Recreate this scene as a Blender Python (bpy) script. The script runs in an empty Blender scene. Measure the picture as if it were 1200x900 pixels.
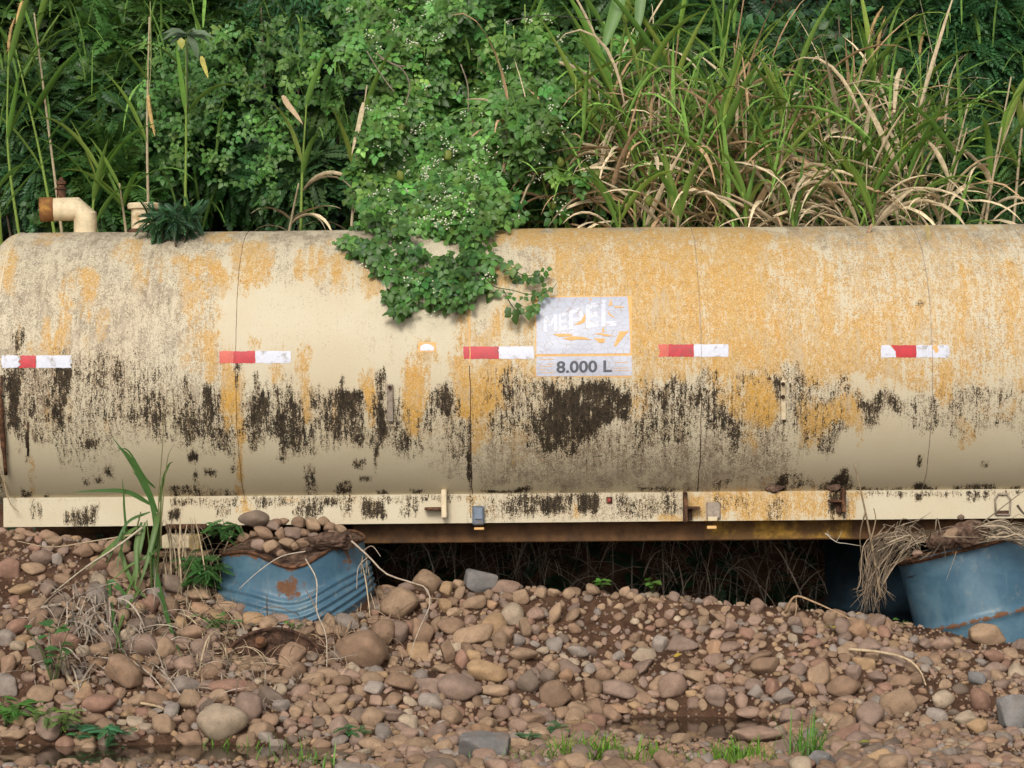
import bpy, math, random
import numpy as np
from mathutils import Vector, Matrix

rng = np.random.default_rng(11)
random.seed(11)
S = bpy.context.scene
COL = S.collection

# ------------------------------------------------------------------ camera, sky, sun, exposure
D, ZC, MM = 10.0, 1.286, 0.0035            # camera distance to the tank's front, eye height, metres per photo pixel at that distance
ROLL = math.radians(0.5)
RV = np.array([math.cos(ROLL), 0.0, -math.sin(ROLL)])
UV = np.array([math.sin(ROLL), 0.0, math.cos(ROLL)])
CAM = np.array([0.0, -D, ZC])
cd = bpy.data.cameras.new('camera')
cd.sensor_width = 36.0
cd.lens = 36.0 * D / (1200 * MM)
cd.clip_start = 0.1
cd.clip_end = 500
cam = bpy.data.objects.new('camera', cd)
cam.matrix_world = Matrix(((RV[0], UV[0], 0, CAM[0]), (RV[1], UV[1], -1, CAM[1]), (RV[2], UV[2], 0, CAM[2]), (0, 0, 0, 1)))
COL.objects.link(cam)
S.camera = cam

SUN_EL, SUN_AZ = math.radians(31), math.radians(-10)     # azimuth measured from straight behind the camera, towards its left
W = bpy.data.worlds.new('World')
S.world = W
W.use_nodes = True
wn, wl = W.node_tree.nodes, W.node_tree.links
wn.clear()
sky = wn.new('ShaderNodeTexSky')
sky.sky_type = 'NISHITA'
sky.sun_disc = False
sky.sun_elevation = SUN_EL
sun_from = np.array([math.sin(SUN_AZ) * math.cos(SUN_EL), -math.cos(SUN_AZ) * math.cos(SUN_EL), math.sin(SUN_EL)])
sky.sun_rotation = math.atan2(sun_from[0], sun_from[1])
sky.dust_density = 3.0
hs = wn.new('ShaderNodeHueSaturation')
hs.inputs['Saturation'].default_value = 0.22        # overcast: the sky is nearly white
bg = wn.new('ShaderNodeBackground')
bg.inputs['Strength'].default_value = 0.125
wo = wn.new('ShaderNodeOutputWorld')
wl.new(sky.outputs[0], hs.inputs['Color'])
wl.new(hs.outputs[0], bg.inputs['Color'])
wl.new(bg.outputs[0], wo.inputs['Surface'])
sl = bpy.data.lights.new('sun', 'SUN')
sl.energy = 2.0
sl.angle = math.radians(16)
sl.color = (1.0, 0.94, 0.85)
so = bpy.data.objects.new('sun', sl)
so.rotation_euler = Vector(sun_from).to_track_quat('Z', 'Y').to_euler()
so.location = (0, -6, 8)
COL.objects.link(so)
S.view_settings.view_transform = 'Standard'
S.view_settings.look = 'None'
S.view_settings.exposure = 0.12
S.view_settings.gamma = 1.0
S.cycles.max_bounces = 6

# ------------------------------------------------------------------ photo pixel -> place
def sc(Y): return MM * (D + Y) / D
def P(px, py, Y):
    s = sc(Y)
    return CAM + (px - 600) * s * RV - (py - 450) * s * UV + np.array([0, D + Y, 0])
def PA(px, py, Y):
    px, py, Y = np.broadcast_arrays(np.asarray(px, float), np.asarray(py, float), np.asarray(Y, float))
    s = MM * (D + Y) / D
    return CAM + ((px - 600) * s)[..., None] * RV - ((py - 450) * s)[..., None] * UV + np.stack([0 * Y, D + Y, 0 * Y], -1)
def to_px(p):
    p = np.asarray(p, float) - CAM
    s = MM * p[..., 1] / D
    return 600 + (p @ RV) / s, 450 - (p @ UV) / s

# ------------------------------------------------------------------ value noise (numpy)
_perm = np.random.default_rng(5).random((64, 64, 64))
def vnoise(p, f=1.0):
    p = np.asarray(p, float) * f
    i = np.floor(p).astype(int)
    t = p - i
    t = t * t * (3 - 2 * t)
    r = 0
    for a in (0, 1):
        for b in (0, 1):
            for c in (0, 1):
                w = (t[..., 0] if a else 1 - t[..., 0]) * (t[..., 1] if b else 1 - t[..., 1]) * (t[..., 2] if c else 1 - t[..., 2])
                r = r + w * _perm[(i[..., 0] + a) % 64, (i[..., 1] + b) % 64, (i[..., 2] + c) % 64]
    return r
def fbm(p, f=1.0, o=3):
    return sum(vnoise(np.asarray(p) + 7.3 * k, f * 2 ** k) * 0.5 ** k for k in range(o)) / sum(0.5 ** k for k in range(o))

# ------------------------------------------------------------------ objects
ORG = {}
def props(o, label=None, cat=None, group=None, kind=None):
    if label: o['label'] = label
    if cat: o['category'] = cat
    if group: o['group'] = group
    if kind: o['kind'] = kind
    return o
def thing(name, label, cat, loc, group=None):
    o = bpy.data.objects.new(name, None)
    o.empty_display_size = 0.1
    o.location = loc
    COL.objects.link(o)
    ORG[o.name] = np.array(loc, float)
    return props(o, label, cat, group)
def mesh(name, V, F, tint=None, attrs=None, smooth=True):
    V = np.ascontiguousarray(V, dtype=np.float32).reshape(-1, 3)
    F = np.ascontiguousarray(F, dtype=np.int32)
    k = F.shape[1]
    me = bpy.data.meshes.new(name)
    me.vertices.add(len(V))
    me.vertices.foreach_set('co', V.ravel())
    me.loops.add(F.size)
    me.loops.foreach_set('vertex_index', F.ravel())
    me.polygons.add(len(F))
    me.polygons.foreach_set('loop_start', np.arange(0, F.size, k, dtype=np.int32))
    if tint is not None:
        a = me.color_attributes.new('tint', 'FLOAT_COLOR', 'POINT')
        c = np.ones((len(V), 4), np.float32)
        c[:, :3] = tint
        a.data.foreach_set('color', c.ravel())
    for n, v in (attrs or {}).items():
        a = me.attributes.new(n, 'FLOAT', 'POINT')
        a.data.foreach_set('value', np.ascontiguousarray(v, dtype=np.float32).ravel())
    me.update(calc_edges=True)
    me.validate()
    me.polygons.foreach_set('use_smooth', np.full(len(me.polygons), bool(smooth)))
    return me
def obj(name, V, F, m, parent=None, tint=None, attrs=None, smooth=True, at=None, sharp=None):
    """one mesh object; V in world space. at: origin of a top-level object"""
    o0 = ORG[parent.name] if parent else (np.array(at, float) if at is not None else np.zeros(3))
    me = mesh(name, np.asarray(V) - o0, F, tint, attrs, smooth)
    me.materials.append(m)
    if sharp is not None:
        me.set_sharp_from_angle(angle=math.radians(sharp))
    o = bpy.data.objects.new(name, me)
    COL.objects.link(o)
    if parent:
        o.parent = parent
    else:
        o.location = o0
    ORG[o.name] = o0
    return o
class MB:
    """gathers triangles (and a colour each point) for one mesh"""
    def __init__(s): s.v, s.f, s.t, s.n = [], [], [], 0
    def add(s, V, F, tint=None):
        V = np.asarray(V, float).reshape(-1, 3)
        F = np.asarray(F, int)
        if F.shape[1] == 4: F = np.concatenate([F[:, [0, 1, 2]], F[:, [0, 2, 3]]])
        s.v.append(V); s.f.append(F + s.n); s.n += len(V)
        t = np.empty((len(V), 3)); t[:] = (1, 1, 1) if tint is None else tint
        s.t.append(t)
        return s
    def build(s, name, m, parent=None, **k):
        return obj(name, np.concatenate(s.v), np.concatenate(s.f), m, parent, tint=np.concatenate(s.t), **k)

def norm(v): return v / np.maximum(np.linalg.norm(v, axis=-1, keepdims=True), 1e-9)
def box(c, d, R=None):
    c, d = np.asarray(c, float), np.asarray(d, float) / 2
    v = np.array([[x, y, z] for x in (-1, 1) for y in (-1, 1) for z in (-1, 1)], float) * d
    if R is not None: v = v @ np.asarray(R).T
    return v + c, np.array([[0, 1, 3, 2], [4, 6, 7, 5], [0, 4, 5, 1], [2, 3, 7, 6], [0, 2, 6, 4], [1, 5, 7, 3]])
def bevel_box(c, d, b=0.004, R=None):
    """a box whose edges are cut back, so that they catch light"""
    c, h = np.asarray(c, float), np.asarray(d, float) / 2
    b = min(b, 0.45 * h.min() * 2)
    V, idx = [], {}
    for sx in (-1, 1):
        for sy in (-1, 1):
            for sz in (-1, 1):
                for ax in range(3):
                    p = np.array([sx, sy, sz]) * (h - b)
                    p[ax] = (sx, sy, sz)[ax] * h[ax]
                    idx[(sx, sy, sz, ax)] = len(V); V.append(p)
    F = []
    for ax in range(3):
        o1, o2 = (ax + 1) % 3, (ax + 2) % 3
        for s in (-1, 1):
            q = []
            for a, bb in ((-1, -1), (1, -1), (1, 1), (-1, 1)):
                k = [0, 0, 0]; k[ax] = s; k[o1] = a; k[o2] = bb
                q.append(idx[(*k, ax)])
            F.append(q if s > 0 else q[::-1])
    for ax in range(3):
        o1, o2 = (ax + 1) % 3, (ax + 2) % 3
        for a in (-1, 1):
            for bb in (-1, 1):
                k0 = [0, 0, 0]; k0[ax] = -1; k0[o1] = a; k0[o2] = bb
                k1 = list(k0); k1[ax] = 1
                F.append([idx[(*k0, o1)], idx[(*k1, o1)], idx[(*k1, o2)], idx[(*k0, o2)]])
    F = [list(f) for f in F]
    for sx in (-1, 1):
        for sy in (-1, 1):
            for sz in (-1, 1):
                t = [idx[(sx, sy, sz, a)] for a in range(3)]
                F.append([t[0], t[1], t[2], t[2]])
    V = np.array(V)
    if R is not None: V = V @ np.asarray(R).T
    T = []
    for f in F:
        T.append([f[0], f[1], f[2]])
        if f[3] != f[2]: T.append([f[0], f[2], f[3]])
    T = np.array(T)
    Vc = V + c                                               # make every triangle face outwards
    nn = np.cross(Vc[T[:, 1]] - Vc[T[:, 0]], Vc[T[:, 2]] - Vc[T[:, 0]])
    flip = ((Vc[T].mean(1) - c) * nn).sum(1) < 0
    T[flip] = T[flip][:, ::-1]
    return Vc, T
def tube(pts, r, n=6, cap=True):
    pts = np.asarray(pts, float); k = len(pts)
    r = np.broadcast_to(np.asarray(r, float), (k,))
    t = norm(np.gradient(pts, axis=0))
    a = norm(np.cross(t, np.array([0.31, 0.93, 0.17])))
    b = np.cross(t, a)
    w = np.linspace(0, 2 * math.pi, n, endpoint=False)
    V = pts[:, None] + r[:, None, None] * (np.cos(w)[None, :, None] * a[:, None] + np.sin(w)[None, :, None] * b[:, None])
    i, j = np.meshgrid(np.arange(k - 1), np.arange(n), indexing='ij')
    j2 = (j + 1) % n
    F = np.stack([i * n + j, i * n + j2, (i + 1) * n + j2, (i + 1) * n + j], -1).reshape(-1, 4)
    V = V.reshape(-1, 3)
    if cap:
        V = np.concatenate([V, pts[:1], pts[-1:]])
        c = np.arange(n)
        F = np.concatenate([F, np.stack([np.full(n, k * n), (c + 1) % n, c, c], -1)[:, [0, 1, 2, 2]],
                            np.stack([np.full(n, k * n + 1), (k - 1) * n + c, (k - 1) * n + (c + 1) % n, (k - 1) * n + (c + 1) % n], -1)])
        T = np.concatenate([F[:, [0, 1, 2]], F[:-2 * n][:, [0, 2, 3]]])
        return V, T
    return V, F
def spline(pts, n):
    pts = np.asarray(pts, float)
    q = np.concatenate([[2 * pts[0] - pts[1]], pts, [2 * pts[-1] - pts[-2]]])
    u = np.linspace(0, len(pts) - 1 - 1e-6, n)
    i = u.astype(int); t = (u - i)[:, None]
    a, b, c, d = q[i], q[i + 1], q[i + 2], q[i + 3]
    return 0.5 * (2 * b + (c - a) * t + (2 * a - 5 * b + 4 * c - d) * t ** 2 + (3 * b - a - 3 * c + d) * t ** 3)
def lathe(axis0, axis1, prof, n=48, close=True, wob=None):
    """prof: [(distance along the axis, radius)]"""
    a0, a1 = np.asarray(axis0, float), np.asarray(axis1, float)
    t = norm(a1 - a0)
    e = norm(np.cross(t, np.array([0.0, 1.0, 0.0]) if abs(t[1]) < .9 else np.array([1.0, 0, 0])))
    b = np.cross(t, e)
    w = np.linspace(0, 2 * math.pi, n, endpoint=False)
    prof = np.asarray(prof, float); k = len(prof)
    V = a0 + prof[:, None, :1] * t + prof[:, None, 1:] * (np.cos(w)[None, :, None] * e + np.sin(w)[None, :, None] * b)
    i, j = np.meshgrid(np.arange(k - 1), np.arange(n), indexing='ij')
    j2 = (j + 1) % n
    F = np.stack([i * n + j, i * n + j2, (i + 1) * n + j2, (i + 1) * n + j], -1).reshape(-1, 4)
    return V.reshape(-1, 3), F

def _ico(sub):
    g = (1 + 5 ** .5) / 2
    V = [(-1, g, 0), (1, g, 0), (-1, -g, 0), (1, -g, 0), (0, -1, g), (0, 1, g), (0, -1, -g), (0, 1, -g), (g, 0, -1), (g, 0, 1), (-g, 0, -1), (-g, 0, 1)]
    F = [(0, 11, 5), (0, 5, 1), (0, 1, 7), (0, 7, 10), (0, 10, 11), (1, 5, 9), (5, 11, 4), (11, 10, 2), (10, 7, 6), (7, 1, 8), (3, 9, 4), (3, 4, 2), (3, 2, 6), (3, 6, 8), (3, 8, 9), (4, 9, 5), (2, 4, 11), (6, 2, 10), (8, 6, 7), (9, 8, 1)]
    V = [np.array(v) / np.linalg.norm(v) for v in V]
    for _ in range(sub):
        mid, G = {}, []
        def m(a, b):
            k = (min(a, b), max(a, b))
            if k not in mid:
                v = V[a] + V[b]; mid[k] = len(V); V.append(v / np.linalg.norm(v))
            return mid[k]
        for a, b, c in F:
            ab, bc, ca = m(a, b), m(b, c), m(c, a)
            G += [(a, ab, ca), (b, bc, ab), (c, ca, bc), (ab, bc, ca)]
        F = G
    return np.array(V), np.array(F)
ICO = {k: _ico(k) for k in range(5)}
def rock(seed, sub, p=7.0, planes=13, rough=0.05):
    """a rounded polyhedron: the soft intersection of half spaces; large p keeps its edges"""
    r = np.random.default_rng(seed)
    V, F = ICO[sub]
    n = norm(r.normal(size=(planes, 3))); d = r.uniform(.78, 1.15, planes)
    m = np.linalg.qr(r.normal(size=(3, 3)))[0]
    n = np.concatenate([n, m, -m])
    d = np.concatenate([d, r.uniform(.9, 1.1, 6)])
    q = np.maximum(V @ n.T / d, 0) ** p
    rad = q.sum(1) ** (-1 / p)
    rad = rad * (1 + rough * (fbm(V * 1.7 + seed * 3.1, 1.0, 3) - .5) * 2)
    W = V * rad[:, None]
    W = W - (W.max(0) + W.min(0)) / 2
    return W / ((W.max(0) - W.min(0)) / 2), F

# ------------------------------------------------------------------ materials
class NT:
    def __init__(s, name):
        s.m = bpy.data.materials.new(name); s.m.use_nodes = True
        s.t = s.m.node_tree; s.t.nodes.clear()
        s.out = s.n('OutputMaterial')
    def n(s, typ, **k):
        x = s.t.nodes.new('ShaderNode' + typ)
        for a, v in k.items(): setattr(x, a, v)
        return x
    def put(s, sock, v):
        if hasattr(v, 'links'): s.t.links.new(v, sock)
        elif isinstance(v, (tuple, list)): sock.default_value = (*v, 1.0)[:4] if sock.type == 'RGBA' else v
        else: sock.default_value = v
    def attr(s, name): return s.n('Attribute', attribute_name=name)
    def coord(s, scale=(1, 1, 1), kind='Object', loc=(0, 0, 0)):
        a = s.n('TexCoord'); b = s.n('Mapping')
        b.inputs['Scale'].default_value = scale; b.inputs['Location'].default_value = loc
        s.t.links.new(a.outputs[kind], b.inputs['Vector'])
        return b.outputs[0]
    def noise(s, vec, scale, detail=4, rough=.6, dist=0, out=0):
        x = s.n('TexNoise')
        s.put(x.inputs['Vector'], vec)
        for k, v in (('Scale', scale), ('Detail', detail), ('Roughness', rough), ('Distortion', dist)): x.inputs[k].default_value = v
        return x.outputs[out]
    def math(s, op, a, b=0.0, c=None, clamp=False):
        x = s.n('Math', operation=op, use_clamp=clamp)
        s.put(x.inputs[0], a); s.put(x.inputs[1], b)
        if c is not None: s.put(x.inputs[2], c)
        return x.outputs[0]
    def mix(s, f, a, b, blend='MIX'):
        x = s.n('Mix', data_type='RGBA', blend_type=blend)
        s.put(x.inputs[0], f); s.put(x.inputs[6], a); s.put(x.inputs[7], b)
        return x.outputs[2]
    def step(s, v, lo, hi):
        x = s.n('MapRange', interpolation_type='SMOOTHSTEP')
        s.put(x.inputs[0], v); x.inputs[1].default_value = lo; x.inputs[2].default_value = hi
        return x.outputs[0]
    def bump(s, h, strength=.3, dist=.01):
        x = s.n('Bump'); x.inputs['Strength'].default_value = strength; x.inputs['Distance'].default_value = dist
        s.put(x.inputs['Height'], h)
        return x.outputs[0]
    def bsdf(s, col, rough=.7, nrm=None, metal=0, spec=.4):
        b = s.n('BsdfPrincipled')
        s.put(b.inputs['Base Color'], col); s.put(b.inputs['Roughness'], rough)
        b.inputs['Metallic'].default_value = metal
        b.inputs['Specular IOR Level'].default_value = spec
        if nrm is not None: s.put(b.inputs['Normal'], nrm)
        return b
    def done(s, b):
        s.t.links.new(b.outputs[0], s.out.inputs['Surface']); return s.m

CREAM, YEL = (.535, .455, .315), (.555, .285, .036)
def tank_material(name, skirt=False):
    t = NT(name)
    y, k, g, o = (t.attr(n).outputs['Fac'] for n in ('yellow', 'black', 'grime', 'olive'))
    v = t.coord()
    vs = t.coord((1, .6, .42))
    def spread(x, lo=.34, hi=.66): return t.step(x, lo, hi)
    fine = spread(t.noise(v, 190, 4, .65), .33, .67)              # speckle
    streak = spread(t.noise(vs, 34, 8, .68, .4))                  # patches drawn out downwards
    streak2 = spread(t.noise(t.coord((1, .7, .55), loc=(3, 1, 5)), 60, 6, .7, .5))
    blot = spread(t.noise(t.coord((1, .8, .6), loc=(7, 2, 1)), 13, 5, .62, .5), .36, .64)
    run = spread(t.noise(t.coord((1, .05, .05), loc=(1, 2, 3)), 42, 6, .72, .6), .36, .64)     # runs of water down the shell
    run2 = spread(t.noise(t.coord((1, .10, .10), loc=(4, 4, 4)), 95, 4, .7, .5), .36, .64)
    worm = t.math('ABSOLUTE', t.math('SUBTRACT', t.noise(t.coord((1, .9, .8)), 70, 2, .5, 1.8), .5))   # thin curly lines of bare paint
    line = t.math('SUBTRACT', 1.0, t.step(worm, .010, .055))
    def sum_(base, *terms):
        for n_, w in terms: base = t.math('ADD', base, t.math('MULTIPLY', t.math('SUBTRACT', n_, .5), w))
        return base
    big = t.noise(v, 3.0, 4, .6)
    cream = t.mix(t.step(big, .35, .7), CREAM, (.56, .495, .36))
    cream = t.mix(t.math('MULTIPLY', t.step(sum_(y, (run, .45), (streak2, .40), (blot, .4)), .25, .85), .65), cream, (.535, .41, .25))       # worn to a tan film near the yellow
    cream = t.mix(o, cream, (.54, .475, .32))
    # grime: grey brown speckle
    fine2 = spread(t.noise(t.coord((1, .8, .55), loc=(2, 4, 9)), 150, 3, .6, .3), .34, .66)
    gn = sum_(0.0, (fine, .75), (fine2, .45), (streak2, .40), (blot, .35), (run, .36), (run2, .2))
    gm = t.math('MULTIPLY_ADD', gn, t.math('MULTIPLY_ADD', g, 2.2, .02, clamp=True), g)
    gm = t.math('SUBTRACT', gm, t.math('MULTIPLY', line, .40))
    gcol = t.mix(streak, (.185, .145, .10), (.40, .325, .235))
    col = t.mix(t.math('MULTIPLY', t.step(gm, .30, .80), .88), cream, gcol)
    # yellow undercoat showing through
    ym = t.math('MULTIPLY_ADD', sum_(0.0, (streak2, .50), (fine, .65), (blot, .30), (streak, .25), (run, .40), (run2, .24), (fine2, .3)), t.math('MULTIPLY_ADD', y, 3.0, .43, clamp=True), y)
    ym = t.math('SUBTRACT', ym, t.math('MULTIPLY', line, .28))
    ycol = t.mix(blot, YEL, (.52, .31, .08))
    ycol = t.mix(t.math('MULTIPLY', t.step(k, .20, .50), .8), ycol, (.56, .285, .012))      # fresher yellow bared among the mould
    ycol = t.mix(t.math('MULTIPLY', t.math('MULTIPLY', fine2, streak2), .8), ycol, (.30, .175, .06))
    ycol = t.mix(t.math('MULTIPLY', t.step(t.noise(v, 130, 3, .6), .54, .66), .45), ycol, (.60, .455, .27))
    ycol = t.mix(t.math('MULTIPLY', line, .5), ycol, (.62, .485, .29))
    col = t.mix(t.math('MULTIPLY', t.step(ym, .34, .66), .94), col, ycol)
    sp = t.step(t.noise(t.coord((1, .8, .8), loc=(8, 1, 6)), 165, 3, .65), .565, .64)
    col = t.mix(t.math('MULTIPLY', t.math('MULTIPLY', sp, t.step(y, .15, .5)), t.math('MULTIPLY_ADD', run, .45, .30)), col, (.25, .16, .075))
    sp2 = t.math('MULTIPLY', t.step(sum_(0.0, (run, .9), (blot, .7), (fine, .5)), .28, .62), t.step(y, .2, .5))
    col = t.mix(t.math('MULTIPLY', sp2, .55), col, (.48, .40, .29))          # greyed runs through the yellow
    # a brown film round the mould, then the mould itself: speckled runs
    thin = spread(t.noise(t.coord((1, .5, .26), loc=(5, 5, 2)), 85, 7, .7, .25), .36, .64)
    kk = t.math('SUBTRACT', t.math('MULTIPLY', k, 1.36), t.math('MULTIPLY', y, .42))
    hm = t.math('MULTIPLY_ADD', sum_(0.0, (fine, .7), (thin, .5), (streak2, .3), (run, .34), (run2, .22)), t.math('MULTIPLY_ADD', k, 3.0, .43, clamp=True), kk)
    hm = t.math('SUBTRACT', hm, t.math('MULTIPLY', line, .45))
    hcol = t.mix(thin, (.27, .19, .105), (.13, .092, .056))
    col = t.mix(t.math('MULTIPLY', t.step(hm, .16, .75), .82), col, hcol)
    km = t.math('MULTIPLY_ADD', sum_(0.0, (thin, .50), (streak, .50), (fine, .5), (fine2, .35), (run, .38), (run2, .26)), t.math('MULTIPLY_ADD', k, 3.0, .43, clamp=True), kk)
    km = t.math('SUBTRACT', km, t.math('MULTIPLY', line, .30))
    kcol = t.mix(t.math('MULTIPLY', fine2, streak2), (.008, .006, .004), (.066, .045, .026))
    col = t.mix(t.math('MULTIPLY', t.step(km, .47, .86), .94), col, kcol)
    # pin holes of dirt everywhere
    dot = t.step(t.noise(v, 150, 2, .5), .64, .70)
    col = t.mix(t.math('MULTIPLY', t.math('MULTIPLY', dot, .8), t.math('MULTIPLY_ADD', g, 1.8, .03, clamp=True)), col, (.13, .095, .06))
    h = t.math('ADD', t.math('MULTIPLY', fine, .35), t.math('MULTIPLY', t.step(km, .4, .7), .4))
    return t.done(t.bsdf(col, t.mix(t.step(km, .4, .7), (.55,) * 3, (.9,) * 3), t.bump(h, .3, .003), spec=.2))

def flat_mat(name, col, rough=.6, var=.12, scale=40, bump=.15, metal=0, spec=.4, dirt=0.0, dirt_col=(.12, .09, .06)):
    t = NT(name); v = t.coord()
    n = t.noise(v, scale, 5, .65)
    c0 = tuple(max(0, x * (1 - var * 2)) for x in col); c1 = tuple(min(1, x * (1 + var)) for x in col)
    c = t.mix(t.step(n, .3, .7), c0, c1)
    if dirt:
        c = t.mix(t.math('MULTIPLY', t.step(t.noise(v, scale * .35, 6, .7), .62 - dirt * .35, .78 - dirt * .3), .85), c, dirt_col)
    return t.done(t.bsdf(c, rough, t.bump(n, bump, .004), metal, spec))
def tint_mat(name, rough=.7, var=.35, scale=60, bump=.3, use_obj=False, spec=.3, speckle=False):
    """colour of its own for each piece (object colour or point colour), with grain"""
    t = NT(name)
    if use_obj:
        oi = t.n('ObjectInfo'); c = oi.outputs['Color']
        ad = t.n('VectorMath', operation='ADD')
        cm = t.n('CombineXYZ')
        for i in range(3): t.put(cm.inputs[i], t.math('MULTIPLY', oi.outputs['Random'], 17.0 + 5 * i))
        geo = t.n('NewGeometry')
        t.put(ad.inputs[0], geo.outputs['Position']); t.put(ad.inputs[1], cm.outputs[0]); v = ad.outputs[0]
    else:
        c = t.attr('tint').outputs['Color']; v = t.coord()
    n = t.noise(v, scale, 6, .68)
    m = t.math('MULTIPLY_ADD', t.step(n, .25, .75), var * 2, 1 - var)
    mul = t.n('VectorMath', operation='SCALE'); t.put(mul.inputs[0], c); t.put(mul.inputs['Scale'], m)
    col = mul.outputs[0]
    if speckle:
        s1 = t.step(t.noise(v, scale * 5, 3, .6), .57, .7)
        col = t.mix(t.math('MULTIPLY', s1, .35), col, (.06, .045, .035))
        s2 = t.step(t.noise(v, scale * .45, 4, .6), .5, .75)
        col = t.mix(t.math('MULTIPLY', s2, .45), col, (.22, .145, .095))       # dried mud film
    h = t.math('ADD', n, t.math('MULTIPLY', t.noise(v, scale * 6, 3, .6), .4))
    return t.done(t.bsdf(col, rough, t.bump(h, bump, .006), spec=spec))
def leaf_mat(name, rough=.45, trans=.28):
    t = NT(name)
    c = t.attr('tint').outputs['Color']
    n = t.noise(t.coord(), 70, 3, .6)
    m = t.math('MULTIPLY_ADD', n, .5, .75)
    mul = t.n('VectorMath', operation='SCALE'); t.put(mul.inputs[0], c); t.put(mul.inputs['Scale'], m)
    b = t.bsdf(mul.outputs[0], rough, spec=.35)
    tr = t.n('BsdfTranslucent')
    tc = t.mix(.5, mul.outputs[0], (.16, .26, .03))
    t.put(tr.inputs['Color'], tc)
    mx = t.n('MixShader'); mx.inputs[0].default_value = trans
    t.t.links.new(b.outputs[0], mx.inputs[1]); t.t.links.new(tr.outputs[0], mx.inputs[2])
    return t.done(mx)
def soil_material():
    t = NT('brown_soil'); v = t.coord()
    n = t.noise(v, 9, 8, .7); f = t.noise(v, 90, 5, .7)
    c = t.mix(t.step(n, .3, .7), (.060, .030, .018), (.15, .083, .050))
    c = t.mix(t.math('MULTIPLY', t.step(f, .5, .7), .5), c, (.045, .024, .015))
    return t.done(t.bsdf(c, .95, t.bump(t.math('ADD', n, f), .8, .02), spec=.15))
def blue_material(name='blue_drum_paint', rustiness=.0, fade=.5):
    t = NT(name); v = t.coord()
    a = t.noise(v, 5, 6, .65, .3); f = t.noise(v, 60, 5, .7); st = t.noise(t.coord((1, 1, .25)), 22, 6, .7)
    c = t.mix(t.step(a, .3, .72), (.036, .092, .142), (.088, .165, .215))
    c = t.mix(t.math('MULTIPLY', t.step(st, .5, .72), .5), c, (.115, .175, .205))
    c = t.mix(t.math('MULTIPLY', t.step(t.noise(v, 14, 5, .7), .55, .75), fade), c, (.26, .25, .19))      # bleached, dusty spots
    c = t.mix(t.math('MULTIPLY', t.step(f, .60, .72), .5), c, (.03, .065, .10))
    r = t.attr('rust').outputs['Fac']
    rm = t.math('ADD', r, t.math('MULTIPLY', t.math('SUBTRACT', t.noise(v, 26, 7, .7), .5), 1.5))
    rcol = t.mix(f, (.07, .032, .018), (.20, .095, .045))
    rk = t.step(rm, .45 - rustiness, .62 - rustiness)
    c = t.mix(rk, c, rcol)
    return t.done(t.bsdf(c, t.mix(rk, (.42,) * 3, (.9,) * 3), t.bump(t.math('ADD', f, rk), .25, .004), spec=.4))
def plate_material(name="cracked_white_film", c0=(.42, .44, .52), c1=(.50, .52, .60)):
    """white sticker film, crazed; the yellow paint shows in its cracks"""
    t = NT(name); v = t.coord((1, .01, 1))
    vo = t.n('TexVoronoi', feature='DISTANCE_TO_EDGE'); t.put(vo.inputs['Vector'], t.coord((1, .02, 1.5))); vo.inputs['Scale'].default_value = 34
    ns = t.noise(v, 20, 3, .6)
    crack = t.math('SUBTRACT', 1.0, t.step(vo.outputs['Distance'], .012, .05))
    crack = t.math('MULTIPLY', crack, t.step(ns, .38, .5))
    base = t.mix(t.step(t.noise(v, 7, 4, .6), .4, .65), c0, c1)
    c = t.mix(t.math('MULTIPLY', crack, .75), base, (.34, .27, .23))
    c = t.mix(t.math('MULTIPLY', t.step(t.noise(v, 160, 3, .6), .66, .72), .5), c, (.25, .22, .2))
    return t.done(t.bsdf(c, .4, t.bump(crack, -.3, .003)))
def water_material():
    t = NT('muddy_water')
    b = t.bsdf((.035, .024, .015), .04, t.bump(t.noise(t.coord(), 14, 2), .04, .01), spec=.5)
    return t.done(b)

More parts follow.
